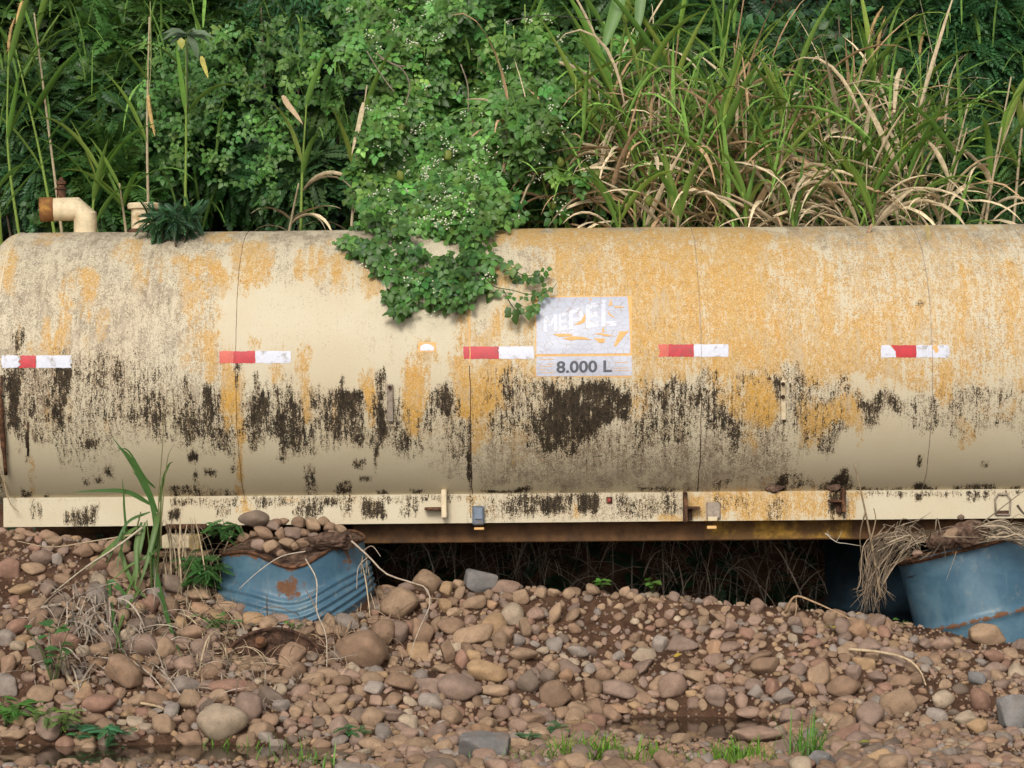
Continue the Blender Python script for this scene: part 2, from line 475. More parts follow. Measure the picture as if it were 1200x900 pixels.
M = dict(
    tank=tank_material('weathered_tank_paint'),
    plate=plate_material(),
    white2=plate_material('cracked_letter_film', (.54, .56, .65), (.61, .63, .71)),
    soil=soil_material(),
    water=water_material(),
    stone=tint_mat('river_stone', .82, .22, 26, .35, True, .25, True),
    pebble=tint_mat('river_pebbles', .82, .22, 26, .35, False, .25, True),
    leaf=leaf_mat('leaf', .42, .38),
    shade=leaf_mat('dull_leaf', .55, .2),
    straw=tint_mat('dry_straw', .8, .3, 50, .2, False, .2),
    bark=tint_mat('twig_bark', .85, .3, 80, .3, False, .2),
    petal=tint_mat('petal', .6, .1, 80, .1),
    blue=blue_material(),
    rust=flat_mat('rusty_steel', (.15, .072, .038), .9, .4, 45, .5, 0, .2, .5, (.05, .028, .018)),
    darkrust=flat_mat('dark_rust', (.075, .040, .026), .9, .4, 45, .5, 0, .2, .3, (.03, .018, .012)),
    red=flat_mat('red_reflective_film', (.46, .008, .018), .4, .10, 40, .05, 0, .4, .25, (.10, .03, .02)),
    fadedred=flat_mat('faded_red_film', (.56, .085, .05), .4, .08, 30, .05),
    white=flat_mat('white_reflective_film', (.58, .59, .67), .4, .04, 60, .05, 0, .4, .3, (.25, .22, .18)),
    ink=flat_mat('dark_lettering', (.075, .08, .095), .5, .08, 60, .05),
    orange=flat_mat('bare_yellow_paint', (.68, .40, .15), .7, .08, 90, .1),
    cream=flat_mat('cream_paint', (.64, .53, .35), .55, .06, 30, .12, 0, .35, .18, (.30, .2, .1)),
    cream2=flat_mat('stained_cream_paint', (.64, .52, .33), .55, .1, 25, .15, 0, .35, .28, (.33, .2, .08)),
    reflector=flat_mat('blue_grey_reflector', (.13, .155, .19), .3, .15, 60, .1, 0, .5, .2),
    rail=flat_mat('brown_chassis_paint', (.13, .062, .022), .7, .25, 12, .2, 0, .3, .35, (.05, .03, .02)),
    railyellow=flat_mat('dirty_yellow_paint', (.34, .19, .03), .75, .3, 25, .3, 0, .3, .7, (.10, .05, .02)),
    wood=flat_mat('old_wood', (.24, .16, .09), .85, .3, 30, .4, 0, .2, .3),
    clod=flat_mat('dried_mud', (.135, .085, .06), .95, .35, 40, .9, 0, .1, .4, (.05, .03, .022)),
    galv=flat_mat('weathered_steel_strap', (.33, .27, .21), .6, .15, 60, .2, .2, .4, .3),
)

# ------------------------------------------------------------------ ground: gravel bank, pit under the tank, hillside behind
_cx = [-900, -150, 0, 60, 130, 200, 250, 430, 500, 560, 650, 750, 850, 950, 1020, 1060, 1150, 1250, 2200]
_cy = [610, 620, 627, 632, 643, 668, 684, 694, 687, 692, 698, 702, 708, 718, 726, 738, 744, 740, 735]
_tx = [-900, -150, 0, 300, 420, 520, 720, 850, 1000, 1250, 2200]
_tY = [-1.35, -1.35, -1.35, -1.30, -1.15, -1.0, -.72, -.74, -1.0, -1.2, -1.2]
Y_CREST = 0.02
PUDDLES = [(0.64, -0.94, .30, .25), (-1.45, -1.50, .80, .20)]
def ground(x, Y):
    x, Y = np.broadcast_arrays(np.asarray(x, float), np.asarray(Y, float))
    px = 600 + x / MM
    H = ZC - (np.interp(px, _cx, _cy) - 450 + (px - 600) * math.tan(ROLL)) * MM
    yt = np.interp(600 + x / (MM * .91), _tx, _tY)
    q = np.stack([x, Y, 0 * x], -1)
    lump = (fbm(q, 2.2, 3) - .5) * .16 + (fbm(q, 9, 2) - .5) * .035
    t = np.clip((Y - yt) / (Y_CREST - yt), 0, 1)
    bank = H * (.8 * t + .2 * t * t) * (1 - .0 * t) + lump * np.clip(4 * t * (1.05 - t), 0, 1)
    flat = .025 + .06 * (fbm(q, 1.6, 2) - .5) + .02 * (fbm(q, 8, 2) - .5) - .02 * np.clip((yt - Y) * 1.5, 0, 1)
    for (a, b, rx, ry) in PUDDLES:
        d = ((x - a) / rx) ** 2 + ((Y - b) / ry) ** 2 + (fbm(q, 6, 2) - .5) * .8
        flat = flat - .08 * np.clip(1.5 - d, 0, 1)
    z = bank + flat * (1 - t)
    pit = np.clip((Y - Y_CREST - .08) / .9, 0, 1)
    z = np.where(Y > Y_CREST, H * (1 - pit) + .02 * pit + lump * .3, z)
    hill = np.clip((Y - 1.42) / .30, 0, 1) ** 1.3 * 1.0 + np.clip(Y - 1.45, 0, 9) * .62 + np.clip(Y - 10.5, 0, 60) * .05
    z = z + hill + np.where(Y > 1.4, (fbm(q, 1.3, 3) - .5) * .35, 0) * np.clip((Y - 1.4) * 2, 0, 1)
    return z
def ground_hit(px, py, y0=-1.95, y1=.05):
    Ys = np.linspace(y0, y1, 320)
    p = PA(px, py, Ys)
    below = p[:, 2] <= ground(p[:, 0], Ys)
    i = np.argmax(below) if below.any() else len(Ys) - 1
    return p[i]
def slope(x, Y):
    e = .04
    n = np.stack([-(ground(x + e, Y) - ground(x - e, Y)) / (2 * e), -(ground(x, Y + e) - ground(x, Y - e)) / (2 * e), np.ones_like(np.asarray(x, float))], -1)
    return norm(n)
gx = np.concatenate([-np.geomspace(60, 3.1, 16), np.arange(-3.0, 3.001, .03), np.geomspace(3.1, 60, 16)])
gy = np.concatenate([-np.geomspace(60, 2.9, 14), np.arange(-2.8, .2, .03), np.arange(.2, 1.9, .06), np.geomspace(2.0, 70, 22)])
GX, GY = np.meshgrid(gx, gy, indexing='ij')
GV = np.stack([GX, GY, ground(GX, GY)], -1).reshape(-1, 3)
ii, jj = np.meshgrid(np.arange(len(gx) - 1), np.arange(len(gy) - 1), indexing='ij')
n_ = len(gy)
GF = np.stack([ii * n_ + jj, (ii + 1) * n_ + jj, (ii + 1) * n_ + jj + 1, ii * n_ + jj + 1], -1).reshape(-1, 4)
props(obj('ground', GV, GF, M['soil']), 'brown soil bank and hillside', kind='structure')
for (a, b, rx, ry) in PUDDLES:
    w = np.linspace(0, 2 * math.pi, 48, endpoint=False)
    ring = np.stack([a + 1.35 * rx * np.cos(w), b + 1.35 * ry * np.sin(w), np.full(48, .010)], -1)
    V = np.concatenate([[[a, b, .010]], ring])
    F = np.stack([np.zeros(48, int), 1 + np.arange(48), 1 + (np.arange(48) + 1) % 48], -1)
    props(obj('puddle', V, F, M['water'], smooth=False), kind='structure')

# ------------------------------------------------------------------ the tank
R_T, Z_T = .62, ZC + .055
X0, X1 = -2.12, 4.35
TANK = thing('storage_tank', 'long weathered cream and yellow cylindrical water tank lying above the stones', 'tank', (1.1, R_T, Z_T - R_T))
def tank_pt(px, py, out=.0):
    """where the ray through a photo pixel meets the tank's shell (radius grown by out)"""
    d = P(px, py, 0.0) - CAM
    d = d / np.linalg.norm(d)
    o = np.array([CAM[1] - R_T, CAM[2] - Z_T]); e = d[1:]
    a, b, c = e @ e, 2 * o @ e, o @ o - (R_T + out) ** 2
    disc = b * b - 4 * a * c
    k = (-b - math.sqrt(max(disc, 0))) / (2 * a)
    return CAM + d * k
def tank_uv(px, py):
    p = tank_pt(px, py)
    return p[0], math.atan2(p[2] - Z_T, R_T - p[1])       # x, angle above the horizontal
def on_tank(x, a, out=0.0):
    x, a = np.broadcast_arrays(np.asarray(x, float), np.asarray(a, float))
    out = out + (fbm(np.stack([x * 1.0, np.cos(a), np.sin(a)], -1), 2.0, 2) - .5) * .006      # the sheet is not perfectly true
    return np.stack([x, R_T - (R_T + out) * np.cos(a), Z_T + (R_T + out) * np.sin(a)], -1)

# paint wear, one soft box each: (x0, y0, x1, y1, strength) in photo pixels on the shell
YELLOW = [(866,448,908,502,1.25),(930,458,1008,508,1.0),(262,426,288,482,1.3),(426,436,441,490,1.25),(474,424,494,505,1.15),(528,425,588,490,1.1),(838,440,870,475,.95),(640,266,830,430,.66),(826,270,960,445,.62),(955,300,1260,440,.46),(60,370,82,500,.4),(630,262,1260,445,.40),(560,410,1000,470,.30),(205,290,262,430,.3),(5,285,22,335,.75),(76,325,92,345,.5),(95,322,112,352,.75),(68,348,86,366,.7),(92,350,106,385,.55),(112,352,125,390,.5),(18,365,27,412,.55),(52,372,62,414,.85),(62,384,74,414,.95),(70,372,82,405,.7),(30,395,60,415,.5),(95,395,104,420,.6),
 (135,286,168,306,.7),(152,300,170,335,.6),(38,274,80,284,.45),(180,296,210,326,.35),(205,296,262,318,.75),(205,315,245,362,.62),(243,292,262,345,.95),(216,345,232,375,.6),(235,385,256,426,.97),(214,378,238,428,.62),(240,274,275,283,.7),(272,278,316,335,.78),(283,320,296,338,.8),(302,300,318,336,.75),
 (346,296,358,326,.68),(360,292,384,326,.75),(386,292,400,340,.8),(292,396,308,414,.7),(236,418,252,440,.75),(262,424,287,480,1.0),(263,476,270,500,.85),(276,470,288,526,.95),(278,520,285,578,.85),(318,416,330,448,.75),(346,416,366,450,.75),(354,446,366,490,.85),(390,470,396,498,.85),
 (403,298,416,335,.55),(426,308,446,338,.75),(470,298,485,325,.4),(538,345,560,415,.62),(560,385,600,410,.75),(578,364,594,405,.9),(545,270,600,284,.5),(575,268,640,282,.8),(574,308,602,335,.72),(486,402,514,432,.6),(424,430,442,462,.85),(426,455,438,490,.95),(476,422,492,505,.85),(492,425,502,470,.65),(468,470,490,500,.6),(528,418,600,455,.85),(528,450,585,485,.92),(545,480,580,515,.75),(490,480,530,520,.35),(585,480,640,525,.35),
 (600,266,880,284,.82),(640,282,668,332,.85),(668,282,680,335,.4),(680,282,703,345,.88),(722,280,830,425,.92),(600,310,626,345,.35),(598,340,626,404,.42),(595,404,640,440,.62),(738,416,768,448,.8),(736,440,764,500,.72),(764,420,830,450,.72),(700,330,722,345,.2),
 (826,272,905,320,.85),(826,310,905,445,.95),(905,282,960,318,.72),(900,358,925,445,.85),(932,318,950,350,.7),(955,300,985,440,.85),(925,395,1000,445,.82),(985,355,1060,440,.78),(985,300,1000,355,.45),(850,440,872,500,.8),(870,445,906,498,.97),(866,495,896,530,.62),(932,455,975,508,.75),(970,460,1005,500,.72),(1000,475,1012,500,.6),
 (1000,285,1090,350,.52),(1040,350,1090,420,.72),(1000,420,1095,452,.7),(1090,285,1200,350,.45),(1118,310,1136,420,.8),(1136,380,1142,425,.55),(1092,365,1120,410,.5),(1176,300,1192,420,.85),(1190,350,1260,420,.6),(1096,420,1118,470,.85),(1118,425,1140,450,.6),(1188,435,1200,465,.6),(1118,495,1142,518,.55),(1150,468,1200,492,.42),(1200,280,1700,460,.6),
 (33,538,40,570,.4),(120,488,128,510,.5),(895,562,990,578,.35),(838,568,880,578,.3),(600,520,640,545,.25)]
BLACK = [(555,436,1000,512,.52),(190,458,560,520,.50),(0,425,200,518,.36),(560,500,930,545,.22),(1000,455,1200,495,.3),(16,382,27,418,.75),(8,428,27,512,.92),(58,400,76,416,.6),(58,420,82,500,.95),(50,460,62,478,.75),(84,430,92,500,.45),(92,405,150,470,.38),(132,418,146,442,.55),(108,432,120,450,.55),(140,465,196,500,.62),(36,500,52,522,.5),(31,494,34,536,1.2),(100,510,116,525,.75),(70,490,110,540,.36),(122,540,136,562,.75),(110,560,120,568,.7),(25,575,37,585,.85),(95,560,104,570,.5),(52,580,62,592,.6),
 (196,462,262,520,.66),(238,442,250,500,.85),(214,440,224,468,.6),(254,495,270,524,.85),(218,530,232,543,.85),(240,548,254,560,.85),(226,555,232,568,.6),(270,540,284,552,.6),(200,572,285,584,.62),(275,424,282,458,.95),(292,455,312,500,.98),(297,436,304,460,.85),(294,495,304,525,.9),(312,475,340,520,.85),(320,452,332,475,.65),(340,470,366,522,.78),(364,465,396,490,.72),(392,460,402,525,.92),(355,545,372,580,.5),(325,532,334,542,.6),
 (384,456,428,490,.98),(384,485,400,512,.9),(412,488,422,515,.9),(398,440,404,465,.7),(438,455,453,520,1.05),(438,515,443,548,.95),(410,538,424,550,.75),(420,558,434,564,.65),(453,470,466,490,.5),(470,505,492,520,.72),(486,480,500,510,.6),(510,458,545,500,.72),(512,452,528,500,.85),(515,500,550,530,.5),(583,440,608,490,.78),(570,455,585,470,.5),(550,495,605,525,.38),(548,505,553,578,.9),(560,574,605,578,.9),(480,572,494,578,.8),(440,573,452,578,.8),(395,568,412,578,.7),
 (604,450,632,500,.55),(628,447,738,480,1.08),(628,475,720,505,1.02),(614,490,700,520,.85),(618,515,640,540,.65),(655,505,690,535,.72),(700,475,740,500,.95),(740,455,765,495,.42),(765,440,800,470,.75),(760,470,800,505,.55),(605,572,628,578,1.0),(740,572,800,578,.55),
 (800,450,852,490,.72),(826,465,868,510,.75),(800,485,850,520,.4),(826,425,848,452,.62),(860,430,872,470,.5),(850,490,880,520,.4),(885,445,900,465,.55),(904,440,916,470,.78),(880,495,925,520,.32),(925,455,965,500,.66),(940,470,985,515,.62),(955,500,975,525,.5),(985,455,1005,480,.45),(896,558,924,578,1.1),(960,560,995,578,.9),(985,552,992,562,.7),(838,560,858,572,.5),(925,560,960,572,.55),
 (1000,462,1066,484,.75),(1012,480,1030,504,.66),(1066,465,1102,500,.38),(1078,490,1112,510,.4),(1100,470,1120,490,.3),(1120,495,1150,512,.42),(1110,455,1200,475,.33),(1150,480,1200,498,.3),(1072,566,1098,580,.9),(1074,538,1080,548,.8),(1000,570,1062,578,.6),(1115,568,1200,578,.66),(1150,543,1160,548,.6),(1200,450,1700,520,.4),
 (1096,340,1088,345,.4),(1066,355,1088,362,.75),(1095,342,1090,346,.5),(-40,430,8,520,.4),(-300,430,0,520,.5)]
GRIME = [(-10,285,260,500,.70),(255,285,420,330,.5),(960,285,1260,350,.6),(1130,350,1200,440,.6),(560,505,925,576,.86),(205,290,560,340,.34),(300,330,560,430,.22),(-300,262,1700,287,.9),(0,290,210,420,.60),(0,285,260,345,.66),(640,266,1250,445,.36),(-300,266,300,300,.66),(0,300,205,425,.55),(95,360,205,480,.55),(150,300,210,345,.6),(205,300,262,420,.6),(300,266,560,288,.55),(318,288,400,335,.35),(560,284,640,340,.5),(620,285,642,320,.72),(668,282,682,345,.72),(700,278,724,345,.55),(745,300,790,425,.42),(870,266,960,285,.85),(960,266,1260,300,.62),(900,310,930,365,.72),(918,360,940,400,.72),(944,312,956,352,.72),(985,300,1000,356,.62),(1000,285,1100,360,.46),(1100,290,1180,350,.52),(1138,355,1166,425,.66),(1166,370,1178,425,.55),
 (0,420,150,520,.34),(70,480,135,560,.38),(140,420,260,520,.46),(500,440,620,560,.52),(600,500,830,576,.68),(740,440,850,520,.62),(822,490,930,572,.60),(930,520,1000,560,.12),(1060,450,1200,500,.48),(200,535,560,576,.14),(0,540,200,576,.12),(600,340,628,440,.5),(530,330,580,420,.42),(795,284,1000,440,.34),(1200,270,1700,500,.5),(560,440,610,480,.5)]
OLIVE = [(-300,500,540,590,.42),(0,545,560,590,.30),(0,300,60,420,.12),(545,500,830,590,.60),(600,530,830,585,.35),(822,500,1000,590,.42),(1000,490,1700,590,.38),(800,555,1700,590,.25)]
nx, na = 560, 216
xs = np.linspace(X0, X1, nx)
an = np.linspace(0, 2 * math.pi, na, endpoint=False) - math.pi / 2
TX, TA = np.meshgrid(xs, an, indexing='ij')
TV = on_tank(TX, TA)
TPX, TPY = to_px(TV)
behind = np.cos(TA) < .02
def paint(boxes, feather=9, jit=7, base=None, seed=0.0, px=None, py=None, q=None):
    px = TPX if px is None else px; py = TPY if py is None else py
    q = np.stack([TX, TA * .4, 0 * TX + seed], -1) if q is None else q
    jx = (fbm(q, 11, 4) - .5) * 3 * jit; jy = (fbm(q + 9, 13, 4) - .5) * 6 * jit
    out = np.zeros_like(px) if base is None else base.copy()
    for (a, b, c, d, s) in boxes:
        if c < a: continue
        f = min(feather, max(2.0, (c - a) * .45)); g = min(feather * 1.6, max(3.0, (d - b) * .45))
        wx = np.clip((px + jx * min(1, (c - a) / 25) - a) / f + .5, 0, 1) * np.clip((c - px - jx * min(1, (c - a) / 25)) / f + .5, 0, 1)
        wy = np.clip((py + jy * min(1, (d - b) / 35) - b) / g + .5, 0, 1) * np.clip((d - py - jy * min(1, (d - b) / 35)) / g + .5, 0, 1)
        v = s * wx * wy
        out = np.maximum(out, v)
    return out
tback = np.where(behind, .35, 0.0)
TY = paint(YELLOW, 18, 10, base=np.where(behind, .5 * fbm(np.stack([TX, TA, 0 * TX], -1), 1.5, 2), 0), seed=1)
TK = paint(BLACK, 17, 10, base=tback, seed=2)
TG = paint(GRIME, 26, 12, base=np.where(behind, .5, .10), seed=3)
TO = paint(OLIVE, 40, 12, seed=4)
i, j = np.meshgrid(np.arange(nx - 1), np.arange(na), indexing='ij')
j2 = (j + 1) % na
TF = np.stack([i * na + j, i * na + j2, (i + 1) * na + j2, (i + 1) * na + j], -1).reshape(-1, 4)
shell = obj('shell', TV.reshape(-1, 3), TF, M['tank'], TANK, attrs=dict(yellow=TY, black=TK, grime=TG, olive=TO))
for s, xe in ((-1, X0), (1, X1)):
    k = np.linspace(0, 1, 22)[1:]
    prof = [(0, R_T - .001)] + [(.20 * math.sin(u * math.pi / 2), R_T * max(math.cos(u * math.pi / 2), .001)) for u in k]
    V, F = lathe((xe, R_T, Z_T), (xe + s, R_T, Z_T), prof, 96)
    q = fbm(V, 3, 3)
    obj('dished_head', V, F, M['tank'], TANK, attrs=dict(yellow=q * .6, black=np.where(V[:, 2] < Z_T, q * .8, 0), grime=.3 + 0 * q, olive=np.where(V[:, 2] < Z_T - .3, .5, 0)))
def seam(px, rough_w=.0035, m='darkrust', a0=-80, a1=200, out=-.0012):
    x = tank_uv(px, 440)[0]
    a = np.radians(np.linspace(a0, a1, 160))
    wob = (fbm(np.stack([a * 3, 0 * a + px, 0 * a], -1), 3, 2) - .5) * .006
    rows = []
    for dx, o in ((-rough_w, -.004), (-rough_w * .6, out), (rough_w * .6, out), (rough_w, -.004)):
        rows.append(on_tank(x + dx + wob, a, o + .0030))
    V = np.stack(rows, 1).reshape(-1, 3)
    i, j = np.meshgrid(np.arange(159), np.arange(3), indexing='ij')
    F = np.stack([i * 4 + j, i * 4 + j + 1, (i + 1) * 4 + j + 1, (i + 1) * 4 + j], -1).reshape(-1, 4)
    return obj('weld_seam', V, F, M[m], TANK)
seam(276, .0011, 'rust'); seam(551, .0030, 'orange', 3, 200); seam(551, .0018, 'darkrust', -80, 2); seam(822, .0016, 'galv', -8, 200); seam(822, .0019, 'darkrust', -80, -9)
seam(1093, .0018, 'galv', -60, 200); seam(-6, .004, 'cream'); seam(1500, .003, 'galv')

def tank_patch(name, x0, y0, x1, y1, m, parent, out=.0014, nxp=12, nyp=4, left=None, right=None, edge=0.0, tilt=0.0, seed=0):
    """a sticker bent round the shell. left / right: offsets in px of the torn end, from top to bottom"""
    r = np.random.default_rng(seed + int(x0))
    u = np.linspace(0, 1, nxp + 1); v = np.linspace(0, 1, nyp + 1)
    V = []
    for b in v:
        la = x0 + (np.interp(b, np.linspace(0, 1, len(left)), left) if left is not None else 0)
        rb = x1 + (np.interp(b, np.linspace(0, 1, len(right)), right) if right is not None else 0)
        for a in u:
            jx, jy = (r.normal(0, edge, 2) if (a in (0, 1) or b in (0, 1)) else (0, 0))
            x, an_ = tank_uv(la + (rb - la) * a + jx, y0 + (y1 - y0) * b + tilt * (a - .5) + jy)
            V.append(on_tank(x, an_, out))
    n = nxp + 1
    F = [[b * n + a, (b + 1) * n + a, (b + 1) * n + a + 1, b * n + a + 1] for b in range(nyp) for a in range(nxp)]
    V, F = np.array(V), np.array(F)
    inner = V + np.array([0, 1, 0]) * .0012                       # the film has an edge of its own
    rim = [a for a in range(n)] + [b * n + n - 1 for b in range(1, nyp + 1)] + [nyp * n + a for a in range(n - 2, -1, -1)] + [b * n for b in range(nyp - 1, 0, -1)]
    k = len(V); VV = np.concatenate([V, inner[rim]])
    E = [[rim[q], rim[(q + 1) % len(rim)], k + (q + 1) % len(rim), k + q] for q in range(len(rim))]
    return obj(name, VV, np.concatenate([F, np.array(E)]), M[m], parent, smooth=False)
def tape(segs, y0, y1):
    for nme, (a, b), m, l, r in segs:
        tank_patch('reflective_tape', a, y0, b, y1, m, TANK, left=l, right=r, edge=.25)
tape([('', (2, 20), 'white', [0, -1, 1], [0, 4, 1, 4, 0]), ('', (21, 42), 'red', [2, 4, 1, 4, 0], None), ('', (42.3, 84), 'white', None, [0, -2, 1, -2, 0])], 416.5, 431)
tape([('', (257, 273), 'fadedred', None, None), ('', (273.2, 299), 'red', None, None), ('', (299.3, 341), 'white', None, None)], 411.5, 425.5)
tape([('', (543, 584.5), 'red', [0, 0, 1], None), ('', (584.8, 626), 'white', None, [-1, 0, 0])], 406, 420.5)
tape([('', (771.5, 783), 'fadedred', [0, 2, 0], None), ('', (783.2, 813), 'red', None, None), ('', (813.3, 854), 'white', None, [-1, 0, 0, -1])], 403.5, 418)
tape([('', (1032, 1049), 'white', [1, 0, 0], [-7, 0, 1]), ('', (1044, 1073.5), 'red', [0, 5, 6], None), ('', (1073.8, 1113), 'white', None, [-2, 0, 0, -3])], 404.5, 419)
tank_patch('tape_remnant', 1094, 404.5, 1099, 414, 'orange', TANK, out=.0022, nxp=3, nyp=4, left=[0, -2, 1, 2], right=[0, -1, 2, -2])
tank_patch('decal_backing', 490, 401, 511, 412.5, 'orange', TANK, out=.0012, nxp=4, nyp=3)
tank_patch('small_decal', 492.5, 403, 508.5, 411, 'white', TANK, out=.0020, nxp=6, nyp=4, left=[5, 1, 0, 0, 0], right=[-6, -2, 0, 0, 0])
# square name plate and, below it, the capacity plate
tank_patch('plate_backing', 627.4, 346.8, 740.6, 441.6, 'orange', TANK, out=.0010, nxp=16, nyp=12, edge=.3)
name_plate = tank_patch('name_plate', 628.5, 348.3, 738.5, 414.5, 'plate', TANK, out=.0018, nxp=16, nyp=10, left=[3, 0, 0, 0, 0, 0], right=[-3.5, -2, -1.2, -.6, 0, 0], tilt=-1.0)
cap_plate = tank_patch('capacity_plate', 628.5, 417.5, 740.5, 440.5, 'plate', TANK, out=.0018, nxp=16, nyp=4, tilt=-1.0)
def text_patch(name, body, corners, m, parent, out, bold=.02):
    """corners: photo px of the lettering's top left, top right, bottom right, bottom left"""
    cu = bpy.data.curves.new('lettering', 'FONT'); cu.body = body; cu.size = 1; cu.offset = bold; cu.resolution_u = 4
    tmp = bpy.data.objects.new('lettering', cu); COL.objects.link(tmp)
    dg = bpy.context.evaluated_depsgraph_get()
    me = bpy.data.meshes.new_from_object(tmp.evaluated_get(dg))
    bpy.data.objects.remove(tmp)
    me.calc_loop_triangles()
    V = np.array([v.co[:] for v in me.vertices]); F = np.array([t.vertices[:] for t in me.loop_triangles])
    bpy.data.meshes.remove(me)
    lo, hi = V.min(0), V.max(0)
    u, w = (V[:, 0] - lo[0]) / (hi[0] - lo[0]), (V[:, 1] - lo[1]) / (hi[1] - lo[1])
    tl, tr, br, bl = (np.array(c, float) for c in corners)
    pp = (tl * (1 - u[:, None]) + tr * u[:, None]) * w[:, None] + (bl * (1 - u[:, None]) + br * u[:, None]) * (1 - w[:, None])
    W_ = np.array([on_tank(*tank_uv(a, b), out) for a, b in pp])
    return obj(name, W_, F, M[m], parent, smooth=False)
text_patch('lettering', '8.000 L', ((652, 423.2), (717, 422), (717, 436.2), (652, 437.4)), 'ink', cap_plate, .0026, .028)
def strokes(rows, corners, m, parent, out):
    """letters built from bars: (x0, y0, x1, y1, half width) in a unit box"""
    tl, tr, br, bl = (np.array(c, float) for c in corners)
    V, F = [], []
    for (x0, y0, x1, y1, hw) in rows:
        d = np.array([x1 - x0, y1 - y0]); d = d / np.linalg.norm(d); n = np.array([-d[1], d[0]]) * np.array([hw, hw])
        lay = out + len(F) * .00001
        for q in range(9):
            for sg in (1, -1):
                u, w = np.array([x0, y0]) * (1 - q / 8) + np.array([x1, y1]) * q / 8 + sg * n
                p = (tl * (1 - u) + tr * u) * w + (bl * (1 - u) + br * u) * (1 - w)
                V.append(on_tank(*tank_uv(*p), lay))
            if q: F.append([len(V) - 4, len(V) - 3, len(V) - 1, len(V) - 2])
    return obj('letter', np.array(V), np.array(F), M[m], parent, smooth=False)
_E = [(.12, 0, .12, 1, .14), (.12, .9, .95, .9, .10), (.12, .5, .85, .5, .10), (.12, .1, .95, .1, .10)]
for x0, x1, t0, t1, b0, b1, rows in ((637, 653, 372, 368, 389, 388, [(.12, 0, .12, 1, .12), (.88, 0, .88, 1, .12), (.12, 1, .5, .35, .10), (.88, 1, .5, .35, .10)]), (655, 665, 368, 365, 387.5, 386.5, _E),
        (667, 684, 364.5, 359, 386.5, 384.5, [(.12, 0, .12, 1, .13), (.12, .91, .85, .91, .09), (.12, .45, .85, .45, .09), (.84, .42, .84, .95, .11)]), (687, 702, 358, 353, 384.5, 383, _E), (705, 722, 352, 350, 383, 382, [(.13, 0, .13, 1, .14), (.13, .09, 1, .09, .09)])):
    strokes(rows, ((x0, t0), (x1, t1), (x1, b1), (x0, b0)), 'white2', name_plate, .0025)
def peel(name, pts, m, parent, out):
    pts = np.array(pts, float); c = pts.mean(0)
    W_ = np.array([on_tank(*tank_uv(a, b), out) for a, b in np.concatenate([[c], pts])])
    n = len(pts)
    return obj(name, W_, np.array([[0, 1 + (q + 1) % n, 1 + q] for q in range(n)]), M[m], parent, smooth=False)
for pts in ([(648, 391.5), (660, 391), (672, 392), (668, 394.5), (655, 395)], [(659, 397), (672, 394), (684, 395), (694, 398.5), (680, 398), (668, 399)], [(696, 396.5), (709, 397), (708, 402), (702, 402), (699, 399)],
            [(672, 381), (680, 377), (684, 371), (686, 367), (686, 377), (681, 380)], [(726, 388.5), (737, 388), (729, 397), (722, 406), (719, 406)], [(694, 391.5), (704, 390.5), (720, 394), (710, 394.5), (702, 392)],
            [(713, 359), (716, 350), (717.5, 358.5)], [(718, 359), (729, 359.5), (733, 361), (722, 361)], [(691, 349), (694, 353), (690.5, 352)], [(627, 348), (637, 348), (636, 352), (628, 353)],
            [(706, 386), (708, 383), (708, 389), (705, 390)], [(711, 364), (716, 369), (722, 373), (714, 370)]):
    peel('peeled_patch', pts, 'orange', name_plate, .0032)
for yy, a, b in ((421, 630, 650), (424.5, 719, 737), (426.5, 640, 651), (431, 720, 738), (434, 718, 739), (436.5, 634, 651), (429, 630, 648), (433, 631, 640)):
    peel('peeled_patch', [(a, yy), (b, yy - .3), (b - 2, yy + .5), (a + 3, yy + .7)], 'orange', cap_plate, .0025)

# hooks on the shell
def strip_on_tank(name, px, y0, y1, w, m, thick=.012):
    p0, p1 = tank_pt(px, y0), tank_pt(px + .6, y1)
    d = norm(p1 - p0); X = np.array([1., 0, 0]); N = np.cross(X, d)
    R = np.stack([X, N, d], 1)
    V, F = bevel_box((p0 + p1) / 2 - np.array([0, .012, 0]), (w, thick, np.linalg.norm(p1 - p0)), .003, R)
    return obj(name, V, F, M[m], TANK, smooth=False)
h1 = strip_on_tank('latch_hook', 457, 450, 494, .026, 'galv', .014)
h2 = strip_on_tank('latch_hook', 917.5, 446, 492, .020, 'cream', .012)
for h, px, ys in ((h1, 457, (454,)), (h2, 917, (450, 465))):
    for yy in ys:
        p = tank_pt(px, yy)
        V, F = lathe(p - [0, .026, 0], p, [(-.004, .001), (-.004, .007), (.0, .008), (.02, .008)], 10)
        obj('bolt', V, F, M['darkrust'], h)
# vent pipe and elbow pipe on top
def ztop(px, Y=R_T): return Z_T + R_T
c = P(169, 262, R_T); s62 = sc(R_T); rv = 15 * s62
V, F = lathe((c[0], R_T, Z_T + R_T - .03), (c[0], R_T, 9), [(0, rv), (.128, rv), (.132, rv * 1.28), (.150, rv * 1.30), (.156, rv * 1.22), (.158, .001)], 32)
vp = obj('vent_pipe', V, F, M['cream2'], TANK, sharp=35)
V, F = lathe((c[0], R_T, Z_T + R_T - .01), (c[0], R_T, 9), [(0, rv * 1.25), (.022, rv * 1.2), (.024, rv)], 32)
obj('pipe_collar', V, F, M['rust'], vp)
e0 = P(100, 262, R_T); re = 13.5 * s62
zt = Z_T + R_T - .02
mid = P(98, 236, R_T)
ex, ez = P(49, 244.5, R_T)[0], P(72, 245, R_T)[2]
path = np.array([[e0[0], R_T, zt], [e0[0], R_T, ez - .030], [e0[0] - .034, R_T, ez], [ex, R_T - .02, ez - .004]])
V, F = tube(path, [re, re * 1.03, re * 1.03, re], 28)
el = obj('elbow_pipe', V, F, M['cream2'], TANK, sharp=30)
pe = path[-1]
